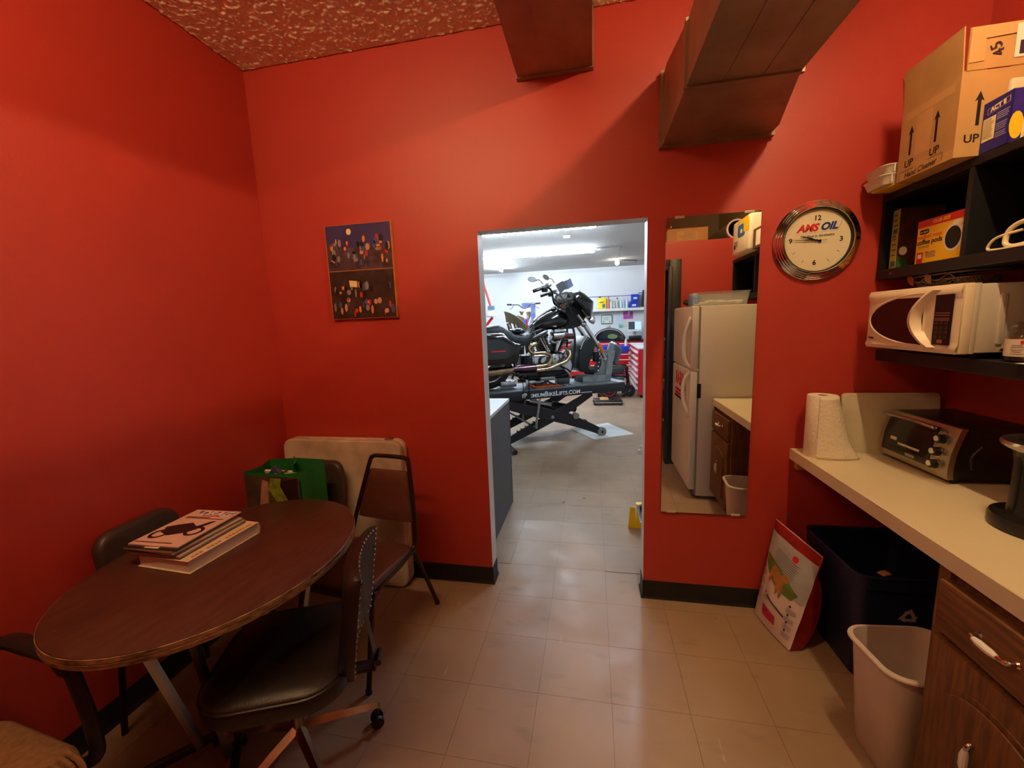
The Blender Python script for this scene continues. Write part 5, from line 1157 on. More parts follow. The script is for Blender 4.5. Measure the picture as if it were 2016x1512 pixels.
MB().loft([[(1.165, y, 1.26), (1.235, y, 1.30), (1.20, y*.9, 1.40), (1.15, y*.9, 1.375)] for y in (-.13, -.06, 0, .06, .13)]).build('windshield_stub', mat('tinted_screen', (112, 122, 146), .15), fa, 50)
MB(T(1.07, -.05, 1.29) @ RY(-.5)).prism([(-.055, -.075), (.06, -.045), (.06, .06), (-.055, .055)], -.06, -.05, 'y').build('loose_panel', mat('panel_grey', (78, 80, 86), .4), fa, 0)
for k in range(4): MB(T(1.15, -.12+.08*k, 1.16) @ RY(-1.15)).lathe([(.032, 0), (.034, .02), (.028, .026), (0, .026)], 16).build('gauge', CHROME, fa)
MB(T(1.49, -.02, .90) @ RY(1.8)).lathe([(.0, 0), (.03, .0), (.055, .03), (.062, .07), (.058, .08), (0, .078)], 24).build('headlight', CHROME, fa)
for y in (-.2, .2): MB(T(1.44, y, .845) @ RY(1.7)).lathe([(0, -.02), (.03, -.01), (.045, .03), (.048, .05), (0, .052)], 18).build('passing_lamp', CHROME, fa)
# handlebar, controls, mirrors
MB().tube(spline([(.565, -.44, 1.212), (.65, -.43, 1.24), (.76, -.40, 1.255), (.83, -.36, 1.21), (.90, -.26, 1.08), (1.0, -.14, 1.04), (1.08, 0, 1.03), (1.14, .14, 1.04), (1.18, .24, 1.08), (1.22, .34, 1.21), (1.17, .38, 1.255), (1.08, .42, 1.24), (1.0, .44, 1.212)], 5), .0125, 8).build('handlebar', SATIN, t)
for s in (-1, 1):
    ox = 0 if s < 0 else .435                                   # the bars are turned: the far end stands further forward
    MB().cyl((.56+ox, s*.441, 1.211), (.665+ox, s*.43, 1.243), .02, seg=12).build('grip', RUB, t); cp = MB().box(.675+ox, .745+ox, s*.40, s*.455, 1.20, 1.275, .012).build('control_pod', BLACK, t)
    MB().sphere((.765+ox, s*.41, 1.285), (.045, .035, .028), 14, 8).build('master_cylinder', CHROME, t); MB().tube(spline([(.74+ox, s*.44, 1.26), (.66+ox, s*.47, 1.25), (.585+ox, s*.475, 1.225)], 5), .007, 6).build('lever', CHROME, t)
    q = Vector((.55, -.43, 1.352)) if s < 0 else Vector((1.015, .27, 1.455)); e = Vector((.70, -.41, 1.295)) if s < 0 else Vector((1.14, .27, 1.375))
    MB().tube(spline([e, e.lerp(q, .35)+Vector((0, 0, .03)), q+(e-q)*.3], 6), .0055, 6).build('mirror_stem', SATIN, t)
    Fm = frame(q, (.93, -.38, 0), (.0, .1, 1)) @ RZ(-.16 if s < 0 else -.62)
    mo = MB(Fm).prism(ell(.05, .031, 28), -.012, .002, 'z', .004).build('mirror', SATIN, t); MB(Fm).prism(ell(.046, .027, 28), .002, .0032, 'z').build('mirror_glass', mat('bike_mirror_glass', (220, 220, 220), .02, 1), mo, 0)
for k, pts in enumerate((((.86, -.3, 1.14), (.94, -.24, 1.10), (1.02, -.2, 1.02), (1.14, -.18, .97)), ((.83, -.34, 1.2), (.98, -.27, 1.16), (1.06, -.22, 1.06), (1.2, -.17, 1.0)), ((1.0, -.2, 1.2), (1.07, -.2, 1.12), (1.12, -.2, 1.05), (1.2, -.16, .95)))):
    MB().tube(spline(pts, 6), .0065, 6).build('cable', DKG if k else SATIN, t)
# steering head, forks
MB().loft([[(x, -w_, z0), (x, w_, z0), (x+.02, w_, z1), (x+.02, -w_, z1)] for x, z0, z1, w_ in ((1.13, .74, 1.02, .07), (1.22, .74, 1.05, .1), (1.34, .78, 1.0, .12), (1.40, .82, .95, .1))]).build('steering_head', ENG, t, 40)
for s in (-1, 1):
    fk = MB().cyl((1.30, s*.115, .93), (1.585, s*.115, .52), .029, seg=16).build('fork_tube', CHROME, t); MB().cyl((1.575, s*.115, .535), (1.70, s*.115, .33), .036, .032, 16).build('fork_slider', ALU, t)
    MB().cyl((1.592, s*.115-.006, .52), (1.665, s*.115-.006, .40), .0375, .036, 16).build('slider_band', mat('amber_orange', (206, 110, 44), .35), fk); MB().cyl((1.70, s*.115-.03, .315), (1.70, s*.115+.03, .315), .02, seg=12).build('axle_clamp', ALU, fk)
    MB().sphere((1.385, s*.115, .80), (.045, .045, .045), 14, 8).build('fork_clamp', CHROME, fk)
# lower front: black guard panel, brake parts
MB().prism([(1.42, .635), (1.33, .53), (1.285, .44), (1.262, .21), (1.30, .165), (1.39, .145), (1.44, .27), (1.50, .42), (1.545, .52), (1.475, .60)], -.19, .19, 'y', .03, 3).build('front_guard', mat('guard_black', (22, 30, 30), .35), t, 40)
MB().tube([(1.40, -.2, .645), (1.33, -.2, .56), (1.29, -.2, .47)], .012, 6).build('guard_trim', CHROME, t)
MB(T(1.50, -.15, .27) @ RX(PI/2)).lathe([(.06, -.01), (.13, -.008), (.135, 0), (.13, .008), (.06, .01)], 30).build('brake_ring', DKG, t); MB().box(1.50, 1.58, -.19, -.13, .28, .42, .015).build('brake_caliper', ENG, t); MB().cyl((1.40, -.12, .16), (1.52, -.12, .15), .04, .05, 14).build('rubber_boot', RUB, t)
for k in range(6): MB().sphere((1.565+.012*math.sin(k), -.2, .44-.055*k), .013, 8, 6).build('bolt', CHROME, t)
MB().tube(spline([(1.40, -.17, .20), (1.52, -.19, .15), (1.60, -.18, .24), (1.585, -.18, .36)], 6), .008, 6).build('brake_hose', SATIN, t)
# engine
MB().box(.62, 1.16, -.13, .15, .18, .44, .05, 3).build('crankcase', ALU, t); MB().box(.50, .80, -.12, .14, .16, .42, .04, 3).build('gearbox', ENG, t); MB().box(.56, 1.18, -.10, .10, .085, .20, .03, 3).build('oil_pan', ENG, t)
def cyl_bank(x0, z0, x1, z1):
    a = Vector((x0, 0, z0)); b = Vector((x1, 0, z1)); d = b-a; L_ = d.length; ang = math.atan2(d.x, d.z); M = T(*a) @ RY(ang)
    cb = MB(M).box(-.075, .075, -.085, .085, 0, L_, .03, 3).build('cylinder', ENG, t, 40)
    for k in range(9): MB(M).box(-.095, .095, -.105, .105, .02+k*L_*.085, .026+k*L_*.085, .002, 1).build('cooling_fin', mat('fin_metal', (112, 112, 112), .35, .8), cb)
    MB(M).box(-.115, .115, -.085, .085, L_*.80, L_*1.0, .018, 2).build('cylinder_head', ENG, t); rb = MB(M).box(-.12, .12, -.10, .10, L_*1.0, L_*1.22, .022, 3).build('rocker_cover', ALU, t)
    MB(M).box(-.118, .118, -.102, -.09, L_*1.08, L_*1.10).build('gasket_line', DKG, rb, 0)
cyl_bank(.865, .43, .775, .66); cyl_bank(.955, .43, 1.09, .67)
for x0, z0, x1, z1 in ((.835, .465, .745, .64), (.86, .465, .785, .645), (.955, .465, 1.0, .60), (.975, .465, 1.035, .61)):
    MB().cyl((x0, -.145, z0), (x1, -.14, z1), .011, seg=8).build('pushrod_tube', CHROME, t); MB().cyl((x0, -.145, z0-.015), (x0, -.145, z0+.015), .018, seg=8).build('tappet_block', CHROME, t)
MB(T(.925, -.16, .365) @ RX(PI/2)).lathe([(0, .03), (.045, .03), (.06, .018), (.062, -.01), (.055, -.03)], 28).build('cam_cover', ALU, t); MB(T(.925, -.192, .365) @ RX(PI/2)).lathe([(.056, -.004), (.056, .0), (.05, .004), (0, .004)], 28).build('cam_medallion', mat('medallion', (198, 206, 204), .3, .5), t)
MB(T(.925, -.197, .365) @ RX(PI/2)).lathe([(.01, 0), (.01, .004), (0, .004)], 10).build('medallion_dot', INK, t)
MB(T(.685, -.17, .342) @ RX(PI/2)).lathe([(0, .03), (.05, .028), (.062, .012), (.064, -.02)], 24).build('clutch_cover', ALU, t).scale = (1.15, 1, 1)
MB().loft([[(1.0+k*.05, -.11, .45-.02*k), (1.02+k*.055, -.16, .42-.05*k), (1.0+k*.055, -.17, .28-.03*k), (1.0+k*.05, -.11, .24-.03*k)] for k in range(4)]).build('front_cover', ALU, t, 40)
MB().cyl((.90, -.215, .658), (1.04, -.22, .664), .040, .045, 18).build('air_intake', ALU, t); MB().tube(spline([(.89, -.21, .66), (.87, -.2, .61), (.92, -.19, .575), (.985, -.19, .585)], 6), .014, 8).build('intake_hoop', CHROME, t)
for k in range(4): MB().cyl((1.04, -.225, .685-.022*k), (1.18, -.235, .676-.022*k), .0085, seg=8).build('intake_fin', CHROME, t)
MB().cyl((1.03, -.225, .652), (1.175, -.235, .645), .034, .03, 14).build('filter_body', mat('oxide_red', (96, 44, 50), .3, .5), t)
MB().box(.94, 1.08, -.16, -.06, .70, .745, .01).build('intake_bracket', CHROME, t)
# exhaust
MB().tube(spline([(.70, -.17, .60), (.648, -.235, .573), (.575, -.25, .548), (.552, -.25, .505), (.60, -.25, .458), (.70, -.25, .452), (.80, -.25, .442), (.848, -.25, .39), (.82, -.25, .315), (.74, -.25, .285), (.62, -.25, .283)], 6), .026, 12).build('exhaust_header', GOLD, t)
MB().tube(spline([(1.10, -.15, .50), (1.13, -.22, .42), (1.06, -.25, .33), (.94, -.25, .285), (.80, -.25, .243), (.62, -.25, .232)], 6), .026, 12).build('exhaust_header', GOLD, t)
MB().tube([(.63, -.25, .260), (.58, -.25, .260), (.46, -.255, .262), (.38, -.265, .268), (.32, -.27, .27)], [.062, .064, .058, .044, .04], 14).build('collector', mat('blued_steel', (92, 66, 76), .18, 1), t)
MB().tube([(.32, -.27, .27), (.30, -.272, .268), (.1, -.28, .258), (-.35, -.29, .245)], [.041, .047, .050, .050], 16).build('muffler', GOLD, t)
MB().box(.36, .62, -.36, -.22, .195, .215, .006).build('floorboard', BLACK, t); MB().tube(spline([(1.04, -.24, .22), (1.09, -.26, .17), (1.13, -.25, .10)], 5), .014, 8).build('front_footpeg', ALU, t)
for s in (-1, 1): MB().tube(spline([(1.22, s*.07, .86), (1.25, s*.12, .62), (1.22, s*.13, .32), (1.12, s*.13, .14), (.75, s*.13, .12), (.45, s*.12, .16), (.40, s*.12, .45), (.62, s*.1, .69), (1.15, s*.07, .84)], 6), .016, 8).build('frame_tube', SATIN, t)
MB().box(.20, .42, -.1, .1, .02, .10, .01).build('jack_stand', ALU, t); MB().box(.60, .86, -.08, .08, .0, .086, .012).build('support_block', ALU, t); MB().box(1.02, 1.2, -.06, .06, .0, .086, .012).build('support_block', DKG, t)

# ================================================================ SHOP: beyond and around the lift
GRYC = mat('dark_grey_panel', (74, 77, 84), .5, noise=.08, nscale=12)
t = thing('service_counter', 'dark grey service counter with pale top just inside the shop doorway', 'counter', (0, 0, 0))
MB().box(-1.9, -.70, 2.66, 3.345, 0, .905).build('body', GRYC, t, 0); MB().box(-1.92, -.70, 2.64, 3.352, .905, .93, .002, 1).build('top', mat('pale_counter_top', (206, 210, 212), .4), t); MB().box(-.703, -.697, 3.333, 3.345, .0, .905).build('corner_strip', DKG, t, 0)
# trash can with yellow bag edge
t = thing('trash_can', 'black trash can with grey rim just past the right door jamb', 'bin', (.475, 2.56, 0))
m = MB(); rings = []
for z, s in ((0, .78), (.01, .8), (.30, .97), (.31, 1.04), (.325, 1.04), (.325, .98), (.02, .78), (.015, .3)): rings.append([(x*s, y*s, z) for x, y in rrect(.36, .30, .06, 5)])
m.loft(rings).build('tub', mat('bin_black', (26, 26, 28), .4), t, 45); MB().tube([(x*1.045, y*1.045, .32) for x, y in rrect(.36, .30, .06, 5)], .007, 6, closed=True).build('rim', mat('bin_rim', (96, 100, 106), .3), t)
t = thing('caution_board', 'low bright yellow plastic board standing behind the black trash can', 'caution board', (.36, 3.0, 0)); SY = mat('safety_yellow', (244, 196, 24), .4)
for k in range(3): MB(T(-.078+.05*k, .0, 0) @ RX(.06*(1-2*(k % 2)))).prism([(-.028, 0), (.026, 0), (.024, .17), (-.014, .178)], -.006, .006, 'y', .003, 1).build('fold', SY, t)
MB().box(-.05, .09, -.03, .03, .172, .20, .008).build('top_ridge', SY, t)
# stool on casters peeking past the jamb
t = thing('shop_stool', 'rolling shop stool with chrome casters past the right door jamb', 'stool', (.80, 4.75, 0))
MB(T(0, 0, .50)).lathe([(0, 0), (.17, 0), (.18, .02), (.18, .05), (.16, .065), (0, .07)], 24).build('seat', BL, t); MB().cyl((0, 0, .12), (0, 0, .5), .022, seg=12).build('column', CHROME, t)
for k in range(5):
    a = 2*PI*k/5+PI*.97; q = Vector((math.cos(a)*.27, math.sin(a)*.27, 0)); MB().tube([(0, 0, .13), (q.x*.6, q.y*.6, .12), (q.x, q.y, .085)], .014, 6).build('spoke', CHROME, t)
    MB().cyl((q.x, q.y-.012, .028), (q.x, q.y+.012, .028), .028, seg=12).build('caster', CHROME, t)
# red drawer cabinets
TR_ = mat('tool_red', (196, 22, 26), .3, coat=.2); TRIM = mat('drawer_trim_white', (232, 232, 232), .3)
def tool_bench(label, x0, x1, y0, y1, h, face, cols, rows, topm, name='tool_chest'):
    t = thing(name, label, 'tool chest', (0, 0, 0)); MB().box(x0, x1, y0, y1, .06, h-.03).build('body', TR_, t, 0); MB().box(x0-.02, x1+.01, y0-.02, y1, h-.03, h, .003).build('worktop', topm, t)
    for x in (x0+.06, x1-.06):
        for y in (y0+.06, y1-.06): MB().cyl((x, y, 0), (x, y, .06), .03, seg=10).build('caster', BLACK, t)
    for c in range(cols):
        for r in range(rows):
            za = .10+(h-.16)*r/rows; zb = .10+(h-.16)*(r+1)/rows-.012
            if face == 'y':
                a = x0+(x1-x0)*c/cols+.012; b = x0+(x1-x0)*(c+1)/cols-.012; d = MB().box(a, b, y0-.012, y0, za, zb, .003, 1).build('drawer', TR_, t); MB().box(a+.02, b-.02, y0-.024, y0-.012, zb-.03, zb-.008).build('drawer_pull', TRIM, d, 0)
            else:
                a = y0+(y1-y0)*c/cols+.012; b = y0+(y1-y0)*(c+1)/cols-.012; d = MB().box(x0-.012, x0, a, b, za, zb, .003, 1).build('drawer', TR_, t); MB().box(x0-.055, x0-.012, a+.05, b-.05, zb-.045, zb-.02).build('drawer_pull', TRIM, d, 0)
    return t
tool_bench('long red drawer bench with black worktop along the far shop wall', -1.6, 1.42, 11.25, 11.98, 1.02, 'y', 4, 6, SATIN, 'tool_bench')
tool_bench('red drawer cabinet with white top standing end-on in the shop', .90, 1.55, 8.35, 10.2, 1.0, 'x', 1, 7, mat('cabinet_top_white', (226, 228, 226), .4))
# wall shelf and what stands on it
t = thing('display_shelf', 'long white shelf on the far shop wall above the red bench', 'shelf', (0, 0, 0)); MB().box(-.3, 2.2, 11.72, 11.998, 1.80, 1.87, .003, 1).build('board', mat('shelf_white', (238, 238, 232), .4), t)
for x in (0, 1.0, 2.0): MB().prism([(11.99, 1.80), (11.76, 1.80), (11.99, 1.62)], x-.015, x+.015, 'x').build('bracket', WHITE, t, 0)
MB().box(-.3, 2.2, 11.985, 11.999, 2.21, 2.225).build('blue_stripe', mat('stripe_blue', (70, 84, 150), .5), t, 0)
t = thing('yellow_jug', 'bright yellow oil jug on the far wall shelf', 'jug', (.27, 11.86, 1.871)); JY = mat('jug_yellow', (250, 222, 20), .35)
MB().prism(rrect(.24, .31, .03, 4, 0, .155)[:], -.06, .06, 'y', .02, 3).build('body', JY, t, 40); MB().cyl((-.06, 0, .30), (-.06, 0, .345), .03, seg=12).build('cap', INK, t); patch('label_print', INK, t, frame((0, -.0605, 0), (1, 0, 0), (0, 0, 1)), rect(-.07, .17, .05, .19)); patch('label_print', mat('teal_print', (40, 96, 120), .5), t, frame((0, -.0605, 0), (1, 0, 0), (0, 0, 1)), rect(.01, .03, .08, .13))
bt = [((.44, .33), (232, 120, 100), 'white spray bottle with red trigger'), ((.52, .24), (214, 220, 226), 'pale spray bottle'), ((.60, .2), (188, 196, 204), 'short grey bottle'), ((.68, .29), (196, 200, 180), 'tall greenish bottle with dark cap'), ((.78, .24), (206, 220, 232), 'pale blue can'), ((.86, .26), (170, 188, 206), 'blue-grey can'), ((.94, .28), (216, 224, 230), 'tall white bottle')]
for (x, h), c, lb in bt:
    t = thing('bottle', lb+' on the far wall shelf', 'bottle', (x, 11.84, 1.871), 0, 'bottles on the far wall shelf'); mm = mat('bottle_%d' % int(x*100), c, .35)
    MB().lathe([(0, 0), (.034, 0), (.036, .01), (.036, h*.7), (.015, h*.85), (.015, h*.9), (0, h*.9)], 14).build('body', mm, t); MB().lathe([(.017, h*.88), (.017, h), (0, h)], 10).build('cap', mat('bottle_cap_%d' % int(x*100), (c[0], c[1]*.6, c[2]*.6), .4) if 'red' in lb else (INK if 'dark' in lb else mm), t)
BBX = mat('bin_blue', (40, 66, 196), .4)
for x, z, lb in ((1.12, 1.871, 'lower blue parts bin'), (1.15, 2.06, 'upper blue parts bin stacked on another')):
    t = thing('parts_bin', lb+' on the far wall shelf', 'bin', (x, 11.84, z), 0, 'blue parts bins'); m = MB(); m.prism([(-.11, 0), (.11, 0), (.11, .17), (-.06, .17), (-.11, .10)], -.10, .10, 'x'); m.build('tub', BBX, t, 0) ; MB().box(-.05, .05, -.114, -.110, .04, .09).build('label', PAPERW, t, 0)
t = thing('desktop_stand', 'black two-post clamp stand with pale panel on the far wall shelf', 'stand', (1.50, 11.84, 1.871)); MB().box(-.22, .22, -.08, .08, 0, .03, .006).build('base', DKG, t)
for s in (-1, 1): MB().tube([(s*.15, 0, .03), (s*.13, 0, .46)], [.035, .022], 8).build('post', INK, t); MB().cyl((s*.15-.11, 0, .39), (s*.15+.11, 0, .39), .010, seg=6).build('cross_rod', INK, t)
MB().box(-.10, .10, -.006, .006, .04, .34).build('panel', mat('pale_blue_panel', (206, 222, 236), .4), t, 0)
# framed certificate, calendar, papers on the far wall
t = thing('framed_certificate', 'thin black framed pale green certificate on the far shop wall', 'certificate', (.40, 11.985, 1.58)); m = MB()
for a in ((-.15, .15, .11, .122), (-.15, .15, -.122, -.11), (-.15, -.138, -.122, .122), (.138, .15, -.122, .122)): m.box(a[0], a[1], -.02, .01, a[2], a[3])
m.build('frame', INK, t, 0); MB().box(-.14, .14, -.008, .01, -.112, .112).build('certificate', mat('pale_green_paper', (222, 234, 220), .6), t, 0)
FY = frame((0, -.0085, 0), (1, 0, 0), (0, 0, 1)); lines('certificate_print', GREY, t, FY, -.08, .06, .08, 4, .025, .006, 3); [patch('seal', GREY, t, FY, ell(.016, .02, 12, x, -.07)) for x in (-.08, .085)]
t = thing('wall_calendar', 'wall calendar with magenta picture on the far shop wall', 'calendar', (.985, 11.99, 1.57)); MB().box(-.13, .13, -.008, .008, .0, .2).build('picture_page', mat('magenta_picture', (226, 40, 140), .4, noise=.5, nscale=12, rgb2=(150, 110, 214)), t, 0); MB().box(-.14, .14, -.006, .008, -.2, .0).build('date_page', PAPERW, t, 0); lines('date_grid', mat('grid_blue', (186, 204, 220), .5), t, frame((0, -.0062, 0), (1, 0, 0), (0, 0, 1)), -.12, -.04, .12, 5, .03, .004, 2, 0)
tag(MB(T(.76, 11.99, 1.60)).box(-.11, .1, -.008, .008, -.16, .12).build('pinned_paper', mat('pale_sheet', (216, 228, 236), .6), None, 0), 'pale pinned sheet between the certificate and the calendar', 'paper')
tag(MB(T(.78, 11.99, 1.37)).box(-.05, .05, -.008, .008, -.03, .05).build('pinned_note', mat('teal_note', (120, 196, 196), .6), None, 0), 'small teal note pinned below the pale sheet', 'paper')
t = thing('laptop', 'open laptop on a stand at the end of the long red bench', 'laptop', (1.13, 11.5, 1.0205)); LAPW = mat('laptop_silver', (220, 222, 220), .35)
MB().box(-.16, .16, -.12, .14, 0, .10, .01).build('stand', SATIN, t); MB(T(0, -.02, .22) @ RX(.1)).box(-.18, .18, -.13, .11, 0, .02, .004).build('keyboard_deck', LAPW, t); MB().tube([(0, .05, .1), (0, .05, .23)], .04, 8).build('stand_post', LAPW, t)
sc = MB(T(0, .09, .245) @ RX(-.2)).box(-.18, .18, -.006, .006, 0, .25, .003).build('screen', LAPW, t); Fs = frame((0, .0835, .245), (1, 0, 0), (0, .2, 1)); patch('screen_dark', mat('screen_dark', (70, 72, 78), .3), sc, Fs, rect(-.165, .02, .0, .23), .001); patch('screen_page', mat('screen_page', (190, 220, 240), .3, emit=.5), sc, Fs, rect(.002, .02, .165, .23), .001)
# spare fender on the bench
t = thing('spare_fender', 'gloss black motorcycle fender standing on the red bench', 'fender', (.45, 11.45, 1.0205)); m = MB()
def fend(u, v):
    a = PI*(.02+.96*u); r = .36+.05*math.sin(PI*v)*.6; return (.40*math.cos(a)*r/.36, -.13+.26*v, max(.001, .31*math.sin(a)*r/.36))
m.grid(fend, 28, 9); m.build('shell', GB, t, 70).modifiers.new('thickness', 'SOLIDIFY').thickness = .006
MB(T(0, -.14, 0)).prism([(.38*math.cos(PI*k/20), .29*math.sin(PI*k/20)) for k in range(21)], 0, .006, 'y').build('side_skirt', GB, t, 0); MB(T(.08, -.146, .10)).prism(ell(.13, .065, 24), 0, .004, 'y').build('green_oval', mat('oval_green', (120, 146, 96), .3, noise=.4, nscale=12), t, 0); MB(T(-.02, 0, .36)).sphere((0, 0, 0), (.055, .05, .05), 14, 8).build('fender_lamp', mat('lamp_cream', (196, 190, 170), .4), t)  # skirt carries a flat mottled green oval; small cream lamp on top
# generator, creeper, blue bin in front of bench
t = thing('generator', 'black framed portable generator with red wheel rim behind the lift', 'generator', (.37, 8.62, 0)); 
for y in (-.22, .22): MB().tube(spline([(-.30, y, .10), (-.31, y, .55), (-.26, y, .62), (.26, y, .62), (.31, y, .55), (.30, y, .10), (-.26, y, .09)], 5), .018, 8).build('frame_tube', SATIN, t)
MB().box(-.24, .05, -.18, .18, .12, .45, .03).build('engine', ENG, t); MB().box(.05, .26, -.17, .17, .14, .42, .03).build('alternator', DKG, t); MB().box(-.26, .26, -.2, .2, .47, .60, .03).build('tank', mat('gen_tank', (52, 54, 58), .4), t); MB().box(-.1, .1, -.205, -.18, .3, .42).build('panel', mat('gen_blue', (50, 56, 140), .4), t, 0)
for x in (-.05,): MB(T(x, -.27, .17) @ RX(PI/2)).lathe([(.06, -.03), (.14, -.03), (.17, -.02), (.17, .02), (.14, .03), (.06, .03)], 24).build('tyre', RUB, t); MB(T(x, -.27, .17) @ RX(PI/2)).lathe([(0, .02), (.09, .025), (.135, .032), (.135, -.03), (0, -.02)], 24).build('wheel_rim', mat('rim_red', (190, 40, 36), .4), t)
MB(T(.36, -.1, .12) @ RX(PI/2)).lathe([(.03, -.03), (.12, -.03), (.12, .03), (.03, .03)], 20).build('tyre', RUB, t); MB().cyl((.26, -.1, .12), (.38, -.1, .12), .015, seg=8).build('axle', DKG, t)
for x in (-.25, .25): MB().box(x-.02, x+.02, -.2, .2, 0, .1).build('foot', BLACK, t, 0)
t = thing('creeper', 'low black creeper board with a tan slat on the shop floor', 'creeper', (.27, 7.75, 0), .05); MB().box(-.26, .26, -.14, .16, .055, .085, .006).build('board', SATIN, t); MB().box(-.14, .02, -.12, .16, .086, .10, .003).build('tan_slat', mat('pine', (196, 140, 80), .6), t); MB().cyl((-.24, -.15, .05), (.24, -.15, .05), .012, seg=8).build('rail', CHROME, t)
for x in (-.24, .24):
    for y in (-.13, .15): MB().cyl((x, y-.012, .025), (x, y+.012, .025), .025, seg=10).build('caster', BLACK, t)
t = thing('drain_tub', 'bright blue shallow tub on a stand in front of the red bench', 'tub', (.44, 9.6, 0)); MB().loft([[(x*s, y*s, z) for x, y in rrect(.75, .5, .05, 4)] for z, s in ((.82, .85), (.83, .9), (.96, 1.0), (.97, 1.0), (.965, .96), (.85, .86), (.845, .4))]).build('tub', mat('tub_blue', (40, 56, 190), .35), t, 40); MB().cyl((0, 0, .1), (0, 0, .83), .04, seg=12).build('post', DKG, t); MB().box(-.3, .3, -.25, .25, 0, .1, .02).build('base', SATIN, t)
t = tag(MB(T(.74, 9.55, .99)).lathe([(0, 0), (.03, 0), (.03, .10), (.012, .14), (.010, .17), (0, .175)], 14).build('white_bottle', WHITE, None), 'white squeeze bottle standing at the blue tub', 'bottle'); bpy.data.objects[t.name].location.z += -.02
# second lift with a dirt bike
t = thing('lift_table', 'plain grey lift table carrying the white dirt bike', 'lift', (-1.62, 9.9, 0)); MB().box(-.4, .4, -1.0, 1.0, .66, .72, .004).build('deck', DKG, t)
for s in (-1, 1): MB().tube([(s*.3, -.8, .04), (s*.3, .7, .64)], .035, 4).build('scissor_leg', LB, t, 20); MB().tube([(s*.26, .8, .04), (s*.26, -.7, .64)], .035, 4).build('scissor_leg', LB, t, 20)
MB().box(-.36, .36, -.86, -.78, 0, .07).build('foot', LB, t, 0); MB().box(-.36, .36, .78, .86, 0, .07).build('foot', LB, t, 0)
t = thing('dirt_bike', 'white dirt bike with red frame and gold forks on the grey lift table', 'dirt bike', (-1.60, 9.85, .7205)); DW = mat('bike_white', (232, 232, 228), .35); DR = mat('bike_red', (214, 40, 36), .35); GF = mat('fork_gold', (188, 150, 84), .3, .8)
MB().tube(spline([(-.40, -.12, 1.29), (-.25, -.08, 1.285), (-.13, 0, 1.27), (-.06, .04, 1.20), (.06, .04, 1.20), (.13, 0, 1.27), (.25, -.08, 1.285), (.40, -.12, 1.29)], 5), .014, 8).build('handlebar', DKG, t)
for s in (-1, 1):
    MB().cyl((s*.40, -.12, 1.29), (s*.29, -.09, 1.287), .02, seg=10).build('grip', INK, t); MB().cyl((s*.10, .10, 1.14), (s*.11, .36, .30), .027, seg=10).build('fork_leg', GF, t); MB().tube([(s*.24, -.08, 1.28), (s*.30, -.03, 1.20), (s*.36, .0, 1.18)], .007, 6).build('lever', DKG, t)
    MB().prism([(-.35, .80), (.12, .98), (.22, .80), (.10, .58), (-.05, .70)], s*.13-.01, s*.13+.01, 'x', .006).build('shroud', DW, t)
MB().box(-.14, .14, .06, .14, 1.09, 1.13, .01).build('triple_clamp', ALU, t); MB().loft([[(-w_, y, z), (w_, y, z), (w_*.7, y, z+.05), (-w_*.7, y, z+.05)] for y, z, w_ in ((-.75, .96, .09), (-.3, .92, .08), (0, .98, .06), (.06, 1.05, .04))]).build('seat', mat('seat_white', (222, 222, 218), .5), t, 50)
MB().loft([[(-w_, y, z), (w_, y, z), (w_*.8, y, z+.03), (-w_*.8, y, z+.03)] for y, z, w_ in ((-1.05, 1.0, .06), (-.85, .97, .10), (-.6, .95, .10))]).build('rear_fender', DW, t, 50); MB().box(-.13, .13, .15, .17, .98, 1.2, .01).build('number_plate', DW, t); MB().box(-.11, .11, -.25, .05, .42, .72, .03).build('engine', DKG, t)
for y, r in ((.48, .34), (-.72, .32)): MB(T(0, y, r) @ RY(PI/2)).lathe([(r-.10, -.035), (r-.03, -.045), (r, -.02), (r, .02), (r-.03, .045), (r-.10, .035)], 28).build('tyre', RUB, t); MB(T(0, y, r) @ RY(PI/2)).lathe([(.03, -.05), (.05, -.03), (.05, .03), (.03, .05)], 12).build('wheel_hub', ALU, t)
for y, r in ((.48, .34), (-.72, .32)):
    for k in range(8): a = PI*k/4; MB().cyl((0, y+.05*math.cos(a), r+.05*math.sin(a)), (0, y+(r-.1)*math.cos(a), r+(r-.1)*math.sin(a)), .003, seg=5).build('spoke', CHROME, t)
MB().tube([(.06, -.1, .6), (.10, -.5, .62), (.12, -.95, .8)], [.03, .04, .05], 12).build('silencer', ALU, t)
for s in (-1, 1): MB().tube(spline([(0, .08, 1.05), (s*.07, -.1, .8), (s*.07, -.2, .4), (0, .0, .36)], 5), .018, 8).build('frame_tube', DR, t)
# blue panel behind the dirt bike
tag(MB(T(-1.83, 11.99, 1.84)).box(-.20, .20, -.008, .008, -.42, .30).build('blue_poster', mat('poster_blue', (62, 86, 200), .4, noise=.4, nscale=6, rgb2=(150, 160, 170)), None, 0), 'blue and grey poster on the far shop wall behind the dirt bike', 'poster')
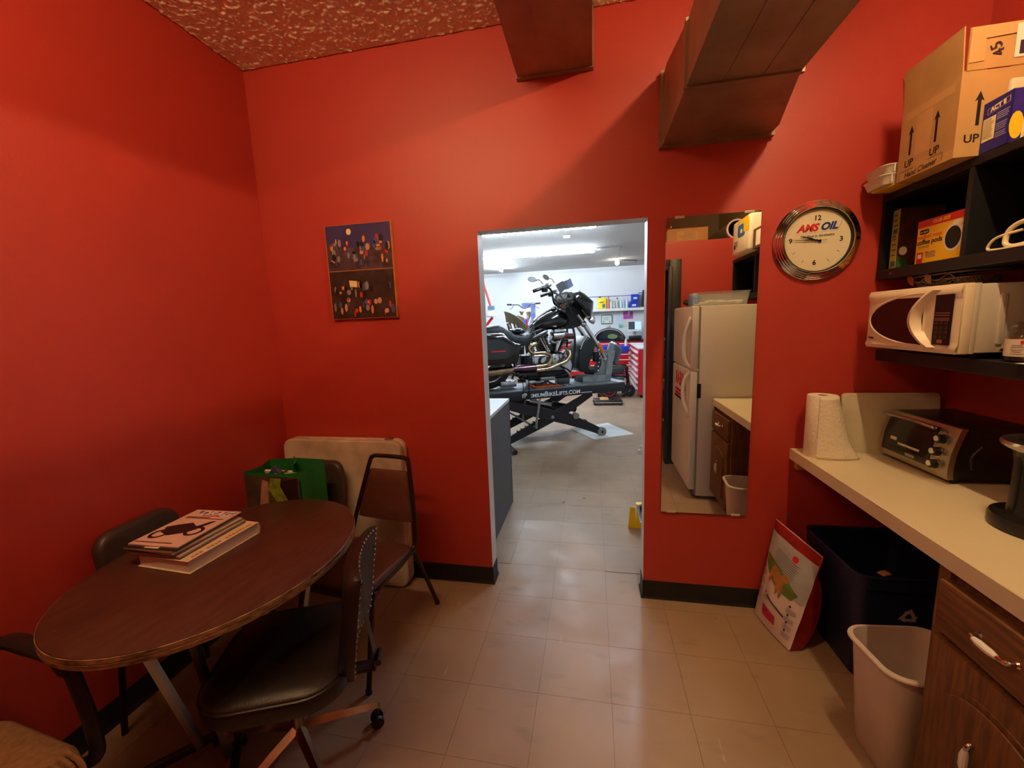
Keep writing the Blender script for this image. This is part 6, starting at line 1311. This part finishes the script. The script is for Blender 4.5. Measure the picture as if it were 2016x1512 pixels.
# twin-pipe exhaust assembly with cream fender standing on the floor rack
t = thing('grey_stand', 'plain grey metal stand holding two dark exhaust pipes', 'stand', (-1.44, 7.6, 0))
for x in (-.35, .35):
    for y in (-.15, .15): MB().box(x-.02, x+.02, y-.02, y+.02, 0, 1.2).build('stand_post', DKG, t, 0)
MB().box(-.38, .38, -.18, .18, 1.2, 1.23).build('stand_top', DKG, t, 0); PIP = mat('pipe_bronze', (78, 66, 56), .35, .6)
for x, z, lb in ((-.04, .02, 'stubby dark exhaust pipe under the high end of the cream fender'), (.09, .0, 'stubby dark exhaust pipe under the low end of the cream fender')):
    t = thing('exhaust_pipe', lb, 'exhaust pipe', (-1.44, 7.6, 0), 0, 'exhaust pipes on the grey stand')
    MB().tube([(x+.10, 0, 1.231), (x+.10, 0, 1.27+z), (x-.02, -.02, 1.40+z), (x-.06, -.03, 1.55+z)], .042, 14, cap=False).build('pipe', PIP, t).modifiers.new('thickness', 'SOLIDIFY').thickness = .006
m = MB(); m.grid(lambda u, v: (-.17+.42*u, -.10+.2*v, 1.64-.26*u**1.7-.05*(2*v-1)**2+.2*(1-v)), 16, 8)
o = tag(m.build('loose_fender', mat('cream_fender', (170, 160, 130), .4), None, 60), 'loose cream fender propped over the dark exhaust pipes', 'fender'); o.location = (-1.44, 7.6, 0); o.modifiers.new('thickness', 'SOLIDIFY').thickness = .008
# red work lamp on a stand by the left jamb
t = thing('work_lamp', 'red boom work lamp with white shade inside the shop', 'work lamp', (-2.03, 8.2, .0)); LR_ = mat('lamp_red', (214, 44, 40), .4)
MB().cyl((-.20, 0, 0), (-.20, 0, .05), .22, seg=24).build('base', LR_, t); MB().cyl((-.20, 0, .05), (-.20, 0, 1.45), .018, seg=10).build('pole', LR_, t); MB().tube([(-.20, 0, 1.43), (.02, 0, 1.68), (.03, 0, 1.70)], .028, 8).build('lower_arm', LR_, t); MB().tube([(.0, 0, 1.93), (-.14, 0, 2.45)], .022, 8).build('upper_arm', LR_, t)
MB(T(-.02, 0, 1.72)).lathe([(0, .13), (.05, .12), (.13, .06), (.14, .0), (.05, -.01), (0, -.01)], 22).build('shade', WHITE, t); MB().box(-.05, .08, -.04, .04, 1.85, 1.93, .01).build('joint', mat('joint_blue', (110, 140, 170), .4), t)
# conduit, bulb and sensor on the shop ceiling
t = thing('conduit_run', 'grey conduit running from the strip light to a bare bulb on the shop ceiling', 'conduit', (0, 0, ZC)); CG = mat('conduit_grey', (120, 118, 112), .5, .4)
MB().tube([(.09, 8.7, -.02), (.58, 8.62, -.02), (.60, 10.55, -.02)], .012, 6).build('pipe', CG, t); MB().tube([(.62, 10.6, -.02), (1.10, 10.9, -.02), (1.09, 11.2, -.02)], .012, 6).build('pipe', CG, t)
t = thing('bare_bulb', 'glowing bare bulb at the end of the conduit on the shop ceiling', 'ceiling light', (.606, 10.6, ZC)); MB(RX(PI)).lathe([(0, 0), (.05, 0), (.045, .03), (.02, .04), (0, .04)], 18).build('base', PORC, t); MB().sphere((0, 0, -.085), (.05, .05, .055), 16, 10).build('bulb', mat('bulb_white', (255, 244, 226), .4, emit=60), t)
tag(MB(T(-.42, 7.4, ZC-.02)).box(-.06, .06, -.06, .06, 0, .0195, .004).build('ceiling_plate', WHITE, None), 'small white cover plate on the shop ceiling between strip lights', 'cover plate')
